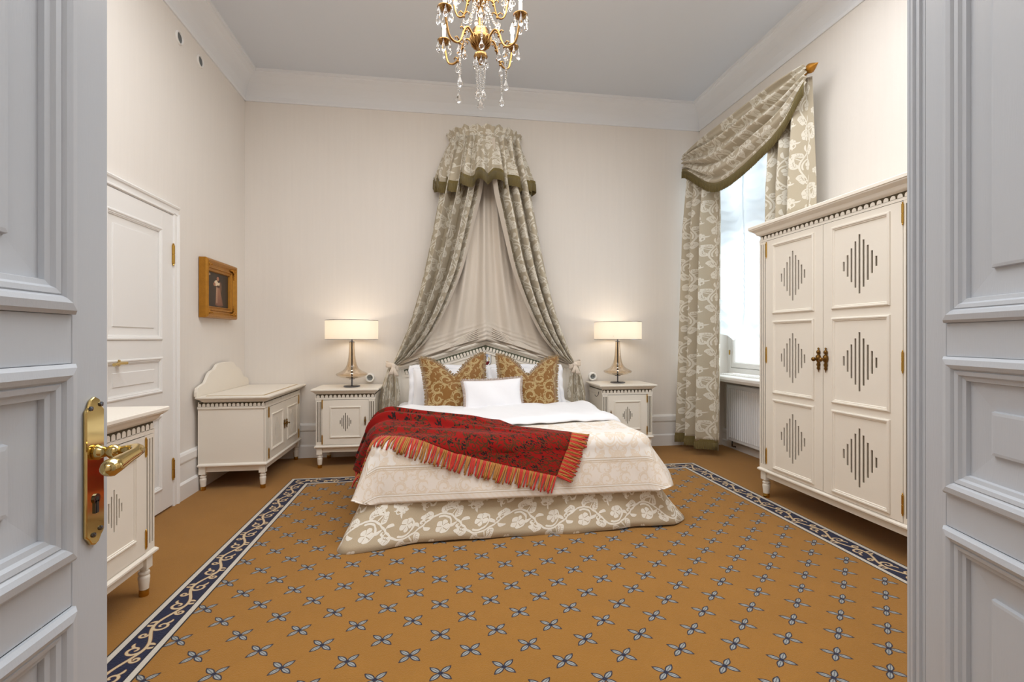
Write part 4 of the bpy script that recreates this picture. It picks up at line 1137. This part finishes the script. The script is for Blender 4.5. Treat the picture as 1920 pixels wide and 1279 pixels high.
# side curtains
def interp(T, z):
    for (z0, x0), (z1, x1) in zip(T, T[1:]):
        if z <= z0 and z >= z1: t = (z0-z)/(z0-z1); return x0+(x1-x0)*t
    return T[0][1] if z > T[0][0] else T[-1][1]
def smooth_interp(T, z):
    return sum(interp(T, z+d) for d in (-.12, -.06, 0, .06, .12))/5
LO = [(3.24, .13), (2.73, .016), (2.40, -.045), (2.03, -.117), (1.70, -.19), (1.39, -.280), (1.15, -.365), (.93, -.462)]
LI = [(3.24, .42), (2.74, .400), (2.40, .320), (1.93, .215), (1.50, .05), (1.17, -.130), (1.02, -.28), (.93, -.415)]
def side_curtain(mirror):
    def xs(T, z):
        x = smooth_interp(T, z) if z > 1.05 else interp(T, z); return 2*CX-x if mirror else x
    def fn(u, v):
        z = 3.22+(.93-3.22)*v
        xo, xi = xs(LO, z), xs(LI, z)
        x = xo+(xi-xo)*u
        wdt = abs(xi-xo)
        ybase = 4.90+.10*v+.09*(1-u)**2*(1-v)
        amp = min(.08, wdt*.24)
        y = ybase+amp*fold(u, 3.5, .8 if mirror else 0)+.004*math.sin(z*9+u*11)
        x += .35*amp*math.sin(2*PI*7*u+1)*.5
        return (x, min(y, 5.15), z)
    m = MB().grid(fn, 90, 90, lambda u, v: ((1-v)*2.45, u*.72))
    s = 1 if not mirror else -1
    def tail(u, v):
        z = .93+(.03-.93)*v
        w_ = .05+.135*min(1, v*3.2)**.7*(1+.15*v); cx_ = -.455-.035*min(1, v*2)
        x = cx_+(u-.5)*w_; x = 2*CX-x if mirror else x
        y = 4.985+.035*min(1, v*3)*fold(u, 3.2, .5)
        return (x, y, z)
    m.grid(tail, 50, 40, lambda u, v: ((1-v)*.9, u*.6))
    c = build('side_curtain', m, M['vine'], can, smooth=True, solid=.003)
    def edge(u, v):
        z = 3.2+(.94-3.2)*v; a = Vector(fn(1.0, v)); xi = a.x
        return (xi+s*(.045*u)*(1-.6*v), a.y+.05*u, z)
    build('lining_edge', MB().grid(edge, 4, 60), M['lining'], c, smooth=True)
    tx = -.452 if not mirror else 2*CX+.452
    m = MB()
    m.grid(lambda u, v: (tx+.062*math.cos(2*PI*u), 4.985+.055*math.sin(2*PI*u), .905+.05*v+.006*math.sin(6*PI*u)-s*.10*math.cos(2*PI*u)*.2), 32, 4)
    m.ball((tx+s*.015, 4.925, .93), .024, 10, 8, (1, .7, 1.1))
    for dx, L in ((-.022, .085), (.028, .10)):
        m.grid(lambda u, v: (tx+s*.015+dx*v*1.2+(u-.5)*(.018+.03*v), 4.915-.012*math.sin(3*v), .93-L*v), 4, 6)
    build('tie_back', m, M['ribbon'], can, smooth=True, solid=.003, label='beige ribbon tie')
side_curtain(False); side_curtain(True)
# plain lining hung on the wall, gathered over the headboard
def gz(x): return HB+.785-.275*min(1, abs(x-BC)/.915)
def lining(u, v):
    e = 2*u-1
    xt = CX+.30*e; xb = BC+.90*e
    zt = 3.20; 
    k = v**1.5 if v < 1 else 1
    sag = abs(e)
    x = xt+(xb-xt)*(.18*v+.82*v**2.1)
    zb = gz(xb)-.01
    z = zt+(zb-zt)*v
    h = z-gz(x)
    y = 5.115-.03*math.sin(PI*min(1, v))+.042*(.35+.65*v)*fold(u, 5.5, .3)*(1-.5*v**6)
    if h < .22:
        g = 1-max(0, h)/.22
        y -= .016*g*math.sin(h*150+abs(e)*5+fold(u, 5)*.5)+.022*g
    y -= .05*v**4*math.exp(-(e/.10)**2)
    return (x, min(y, 5.175), z)
m = MB().grid(lining, 200, 150, lambda u, v: (u, v)); build('back_lining', m, M['lining'], can, smooth=True)
def gather(u, v):
    z = gz(BC)-.01+.15*v; w_ = .012+.012*math.sin(v*40)**2+.02*(1-v)
    return (BC+(u-.5)*2*w_, 5.070-.018*math.sin(PI*u)-.010*(1-v), z)
build('gather', MB().grid(gather, 8, 40), M['lining'], can, smooth=True)
m = MB()                                              # swept gathers running down both slopes of the gable
for sx in (-1, 1):
    for k in range(6):
        pts = []; 
        for t in np.linspace(0, 1, 18):
            x = BC+sx*(.012+.86*t); lift = (.125-.020*k)*(1-t)**2.2+.010*k*t*(1-t)+.014*(5-k)*(1-t)*.3
            pts.append((x, 5.085-.004*k+.012*t, gz(x)+.006+lift+.014*math.sin(PI*t)*(1-k/6)))
        m.tube(pts, [.004+.005*math.sin(PI*t) for t in np.linspace(0, 1, 18)], 6)
build('swept_gathers', m, M['lining'], can, smooth=True)

# ------------------------------------------------------------------ window dressing
RXX, RZZ = 2.72, 3.20
rod = thing('curtain_rod', 'gilt curtain rod with pointed finial above the window', 'curtain rod', (0, 0, 0))
build('pole', MB().lathe([(.014, 3.30), (.014, 5.08)], (RXX, 0, RZZ), 12, 'y'), M['brassdark'], rod, smooth=True, angle=40)
build('finial', MB().lathe([(.014, 3.32), (.024, 3.315), (.024, 3.305), (.014, 3.30), (.018, 3.285), (.034, 3.262), (.036, 3.25), (.026, 3.225), (.010, 3.195), (.001, 3.175)], (RXX, 0, RZZ), 16, 'y'), M['gilt'], rod, smooth=True)
build('bracket', MB().tube([(XR, 3.85, RZZ-.02), (RXX, 3.85, RZZ-.016)], .010, 8).tube([(XR, 5.03, RZZ-.02), (RXX, 5.03, RZZ-.016)], .010, 8), M['brassdark'], rod, smooth=True, angle=40)

def drape(name, label, yA, yB, yA2, yB2, zbot, n, seed, fringe, xb=0.0, xskew=0.0, squeeze=None):
    t = thing(name, label, 'curtain', (0, 0, 0), 0, 'vine patterned window curtains')
    def fn(u, v):
        z = RZZ-.035+(zbot-RZZ+.035)*v
        a = yA+(yA2-yA)*v; b = yB+(yB2-yB)*v
        if squeeze and z < squeeze[0]+.07:
            q = min(1, (squeeze[0]+.07-z)/.07); a = a+(squeeze[1]-a)*q; b = b+(squeeze[2]-b)*q
        y = a+(b-a)*u
        amp = .070+.015*v
        x = RXX+.01+xb*v+xskew*u*v+amp*fold(u, n, seed)*(.55+.45*min(1, v*4))
        y += .012*math.sin(2*PI*n*2*u)*min(1, v*3)
        return (x, min(y, 5.165), z)
    build('cloth', MB().grid(fn, 110, 60, lambda u, v: ((1-v)*3.1, u*1.05)), M['vine'], t, smooth=True, solid=.003)
    if fringe:
        m = MB()
        def f2(u, v):
            p = Vector(fn(u, 1)); p.x -= .007; p.z += .02-.10*v; return p
        m.grid(f2, 160, 3)
        for i in range(130):
            u = (i+.5)/130; a = f2(u, .3); b = f2(u, 1.03); m.tube([(a.x-.003, a.y, a.z), (b.x-.003, b.y, b.z)], .0025, 4)
        build('fringe', m, M['fringe'], t, smooth=True, kind='stuff', label='olive bullion fringe')
    return t
drape('window_curtain', 'long vine patterned curtain left of the window, reaching almost to the floor', 4.50, 5.05, 4.55, 5.13, .15, 3.2, .2, True, xskew=-.06)
drape('window_curtain', 'vine patterned curtain right of the window, disappearing behind the wardrobe', 3.29, 3.64, 3.29, 3.63, .15, 2.6, 1.1, False, squeeze=(2.06, 3.46, 3.63))

swg = thing('swag_valance', 'asymmetric vine patterned swag with olive fringe draped over the curtain rod', 'valance', (0, 0, 0))
DP = [(3.24, .06), (3.34, .24), (3.47, .36), (3.72, .44), (4.0, .505), (4.25, .53), (4.45, .50), (4.70, .35), (4.93, .20), (5.08, .13)]
def drop(y):
    for (a, d0), (b, d1) in zip(DP, DP[1:]):
        if y <= b: t = max(0, (y-a)/(b-a)); t = t; return d0+(d1-d0)*t
    return DP[-1][1]
def sdrop(y): return sum(drop(y+q) for q in (-.12, -.08, -.04, 0, .04, .08, .12))/7
def swag(u, v):
    y = 3.25+1.83*u; D = sdrop(y)
    # the low point lies left of the middle: folds sweep from both rod ends towards it
    z = RZZ+.025-(D+.02)*v
    e = min(1, 4*u*(1-u)*1.3)
    fd = math.sin(2*PI*4.2*v+.6)+.5*math.sin(2*PI*7.3*v+2.0*u+1)
    bul = .07*math.sin(PI*min(1, v*.8+.1))*e
    x = RXX-.045-bul-.034*min(1, D/.35)*fd*(1-.75*v**6)
    yy = y-.05*v*(1-u)**2*0+.0
    return (x, min(yy, 5.15), z)
build('cloth', MB().grid(swag, 110, 60, lambda u, v: (u*1.9, -v*sdrop(3.25+1.83*u))), M['vine'], swg, smooth=True, solid=.003)
m = MB()
def sfr(u, v):
    p = Vector(swag(u, 1)); p.x -= .008; p.z += .022-(.105)*v; return p
m.grid(sfr, 200, 3)
for i in range(220):
    u = (i+.5)/220; a = sfr(u, .3); b = sfr(u, 1.03); m.tube([(a.x-.003, a.y, a.z), (b.x-.003+rng.uniform(-.004, .004), b.y+rng.uniform(-.004, .004), b.z)], .0028, 4)
build('fringe', m, M['fringe'], swg, smooth=True, kind='stuff', label='olive bullion fringe')
m = MB()                                              # cloth wrapped over the rod
m.grid(lambda u, v: (RXX+.032*math.cos(PI*(v*1.25-.15)), 3.25+1.83*u, RZZ+.030*math.sin(PI*(v*1.25-.15))+.004*math.sin(60*u)), 110, 12, lambda u, v: (u*1.9, v*.12))
build('rod_wrap', m, M['vine'], swg, smooth=True, solid=.002)

# gathered net blind
bl = thing('austrian_blind', 'ruched white net blind hanging in the window, scalloped at the bottom', 'blind', (0, 0, 0))
BY0, BY1, NC = 3.60, 5.02, 3
def blind(u, v):
    y = BY0+(BY1-BY0)*u; c = (u*NC) % 1; s_ = math.sin(PI*c)**.7
    zt, zb = 3.08, 1.30
    sw_ = .10*s_*(.35+.65*v)
    rows = 15; ph = v*rows
    z = zt+(zb-zt)*v-sw_+.02*math.sin(PI*c*3+v*20)
    pl = abs(math.sin(PI*(ph+.25*s_)))
    x = 3.08-.045*pl*s_*(.5+.5*v)-.02*math.sin(PI*c*2+v*7)-.018*math.cos(2*PI*c)
    if v > .9: x -= .05*math.sin(PI*(v-.9)/.1)*s_
    return (x, y, z)
build('net_cloth', MB().grid(blind, 96, 150), M['net'], bl, smooth=True)
m = MB()
for k in range(NC+1):
    y = BY0+(BY1-BY0)*k/NC
    m.grid(lambda u, v: (3.06+.004*math.sin(v*170), y+(u-.5)*.022+.004*math.sin(v*140), 3.08+(1.335-3.08)*v), 2, 150)
build('gather_tape', m, M['net'], bl, smooth=True)
build('head_rail', MB().box(3.07, 3.11, BY0-.02, BY1+.02, 3.07, 3.10), M['trim'], bl)

# ------------------------------------------------------------------ chandelier
ch = thing('chandelier', 'brass chandelier with candle arms and hanging crystal drops', 'chandelier', (.235, 2.75, 0))
Br = mat('chandelier_brass', lin(160, 122, 74), .22, metal=1.0)
stem = [(.001, 2.735), (.008, 2.74), (.012, 2.755), (.030, 2.765), (.040, 2.785), (.034, 2.80), (.012, 2.805), (.018, 2.825), (.030, 2.835), (.056, 2.86), (.062, 2.885), (.054, 2.90), (.050, 2.91), (.048, 2.93), (.034, 2.945), (.016, 2.955), (.014, 3.0), (.018, 3.03), (.012, 3.05), (.022, 3.07), (.040, 3.09), (.042, 3.11), (.020, 3.13), (.012, 3.16), (.012, 3.30), (.026, 3.32), (.012, 3.34), (.006, 3.36), (.006, 3.76)]
build('stem', MB().lathe(stem, (0, 0, 0), 24), Br, ch, smooth=True, angle=50)
build('ceiling_rose', MB().lathe([(.006, 3.74), (.03, 3.75), (.05, 3.78), (.055, 3.815), (.055, 3.82)], (0, 0, 0), 20), Br, ch, smooth=True, angle=40)
m = MB()
for k in range(16):
    a = 2*PI*k/16; m.tube([(.063*math.cos(a), .063*math.sin(a), 2.887), (.050*math.cos(a), .050*math.sin(a), 2.85), (.026*math.cos(a), .026*math.sin(a), 2.832)], .004, 5)
build('bowl_flutes', m, Br, ch, smooth=True)
def drop_mesh(c, L=.045, r=.012):
    return MB().lathe([(.0008, 0), (.002, -.006), (r*.55, -L*.42), (r, -L*.68), (r*.8, -L*.86), (r*.3, -L*.98), (.0005, -L)], c, 7)
def drop_piece(c, L=.045, r=.012): build('crystal_drop', drop_mesh(c, L, r), M['crystal'], ch)
def beads(p0, p1, n, sag=0.0, r=.0072):
    m = MB()
    for i in range(n):
        t = (i+.5)/n; p = Vector(p0).lerp(Vector(p1), t); p.z -= sag*4*t*(1-t)
        m.ball(p, r, 7, 5)
    build('bead_strand', m, M['crystal'], ch)
def arm(a, r, z0, zc, s=1.0, lit=True, hang=True):
    d = Vector((math.cos(a), math.sin(a), 0))
    prof = [(.055, z0), (.085*1, z0+.030), (.105, z0+.025), (.122, z0-.004), (.135, z0-.045), (.160, z0-.080), (.195, z0-.085), (.225, z0-.060), (.245, zc-.02), (.250, zc)]
    k = r/.25
    pts = [d*(q*k)+Vector((0, 0, z)) for q, z in prof]
    pp = []
    for i in range(41):
        pp.append(Vector(cat([tuple(p) for p in pts], i/40)))
    m = MB().tube(pp, .0065*s, 8)
    for q, zz in ((.115, .0), (.150, -.07)):
        c = d*(q*k)+Vector((0, 0, z0+zz)); side = Vector((-d.y, d.x, 0))
        for sg in (-1, 1):
            m.tube([c, c+d*.018*sg+Vector((0, 0, .018)), c+d*.030*sg+Vector((0, 0, .010)), c+d*.026*sg], [.005, .004, .0035, .002], 5)
        m.ball(c+Vector((0, 0, -.012)), .007, 7, 5)
    am = build('arm', m, Br, ch, smooth=True)
    c = pts[-1]
    n = 14; prof2 = [(.006, -.012), (.010, 0), (.026*s, .004), (.038*s, .016), (.040*s, .020), (.034*s, .014), (.008, .008)]
    build('drip_pan', MB().lathe(prof2, c, n), Br, am, smooth=True)
    build('candle', MB().lathe([(.012, .010), (.0105, .014), (.0105, .085), (.008, .090)], c, 12), M['ribbon'], am, smooth=True, angle=40)
    build('bulb', MB().lathe([(.005, .088), (.012, .105), (.014, .118), (.010, .138), (.004, .155), (.001, .163)], c, 10), M['bulb'], am, smooth=True)
    if hang:
        for j in range(6):
            b = 2*PI*j/6+a; e = c+Vector((math.cos(b), math.sin(b), 0))*.037*s+Vector((0, 0, .014))
            drop_piece(e, .052+.014*(j % 3), .0125)
        q = d*(.155*k)+Vector((0, 0, z0-.085))
        drop_piece(q, .06, .016)
        beads(q+Vector((.006, 0, -.05)), q+Vector((.006, 0, -.17)), 11); drop_piece(q+Vector((.006, 0, -.17)), .065, .017)
for k in range(4):
    a = R(36 if k % 2 == 0 else 144)+(PI if k >= 2 else 0)
    arm(a, .25, 2.88, 2.925)
for k in range(4):
    arm(R(45)+k*PI/2+R(40), .155, 3.09, 3.115, .8)
for k in range(8):
    a = 2*PI*k/8; drop_piece((.036*math.cos(a), .036*math.sin(a), 2.775), .05, .011)
for k in range(4):
    a = 2*PI*k/4+.6; p = Vector((.034*math.cos(a), .034*math.sin(a), 2.77)); q = Vector((.022*math.cos(a), .022*math.sin(a), 2.60)); beads(p, q, 13); drop_piece(q, .05, .018)
beads((0, 0, 2.735), (0, 0, 2.55), 16); drop_piece((0, 0, 2.55), .06, .022)
for k in range(4):
    a = R(36 if k % 2 == 0 else 144)+(PI if k >= 2 else 0); d = Vector((math.cos(a), math.sin(a), 0))
    beads(d*.04+Vector((0, 0, 3.09)), d*.125+Vector((0, 0, 2.93)), 14, .05)
for k in range(10):
    a = 2*PI*k/10; drop_piece((.040*math.cos(a), .040*math.sin(a), 3.095), .05, .011)
cl = bpy.data.lights.new('chandelier_light', 'POINT'); cl.energy = 6; cl.color = (1, .82, .58); cl.shadow_soft_size = .15
co = bpy.data.objects.new('chandelier_light', cl); C.objects.link(co); co.parent = ch; co.location = (0, 0, 3.2)
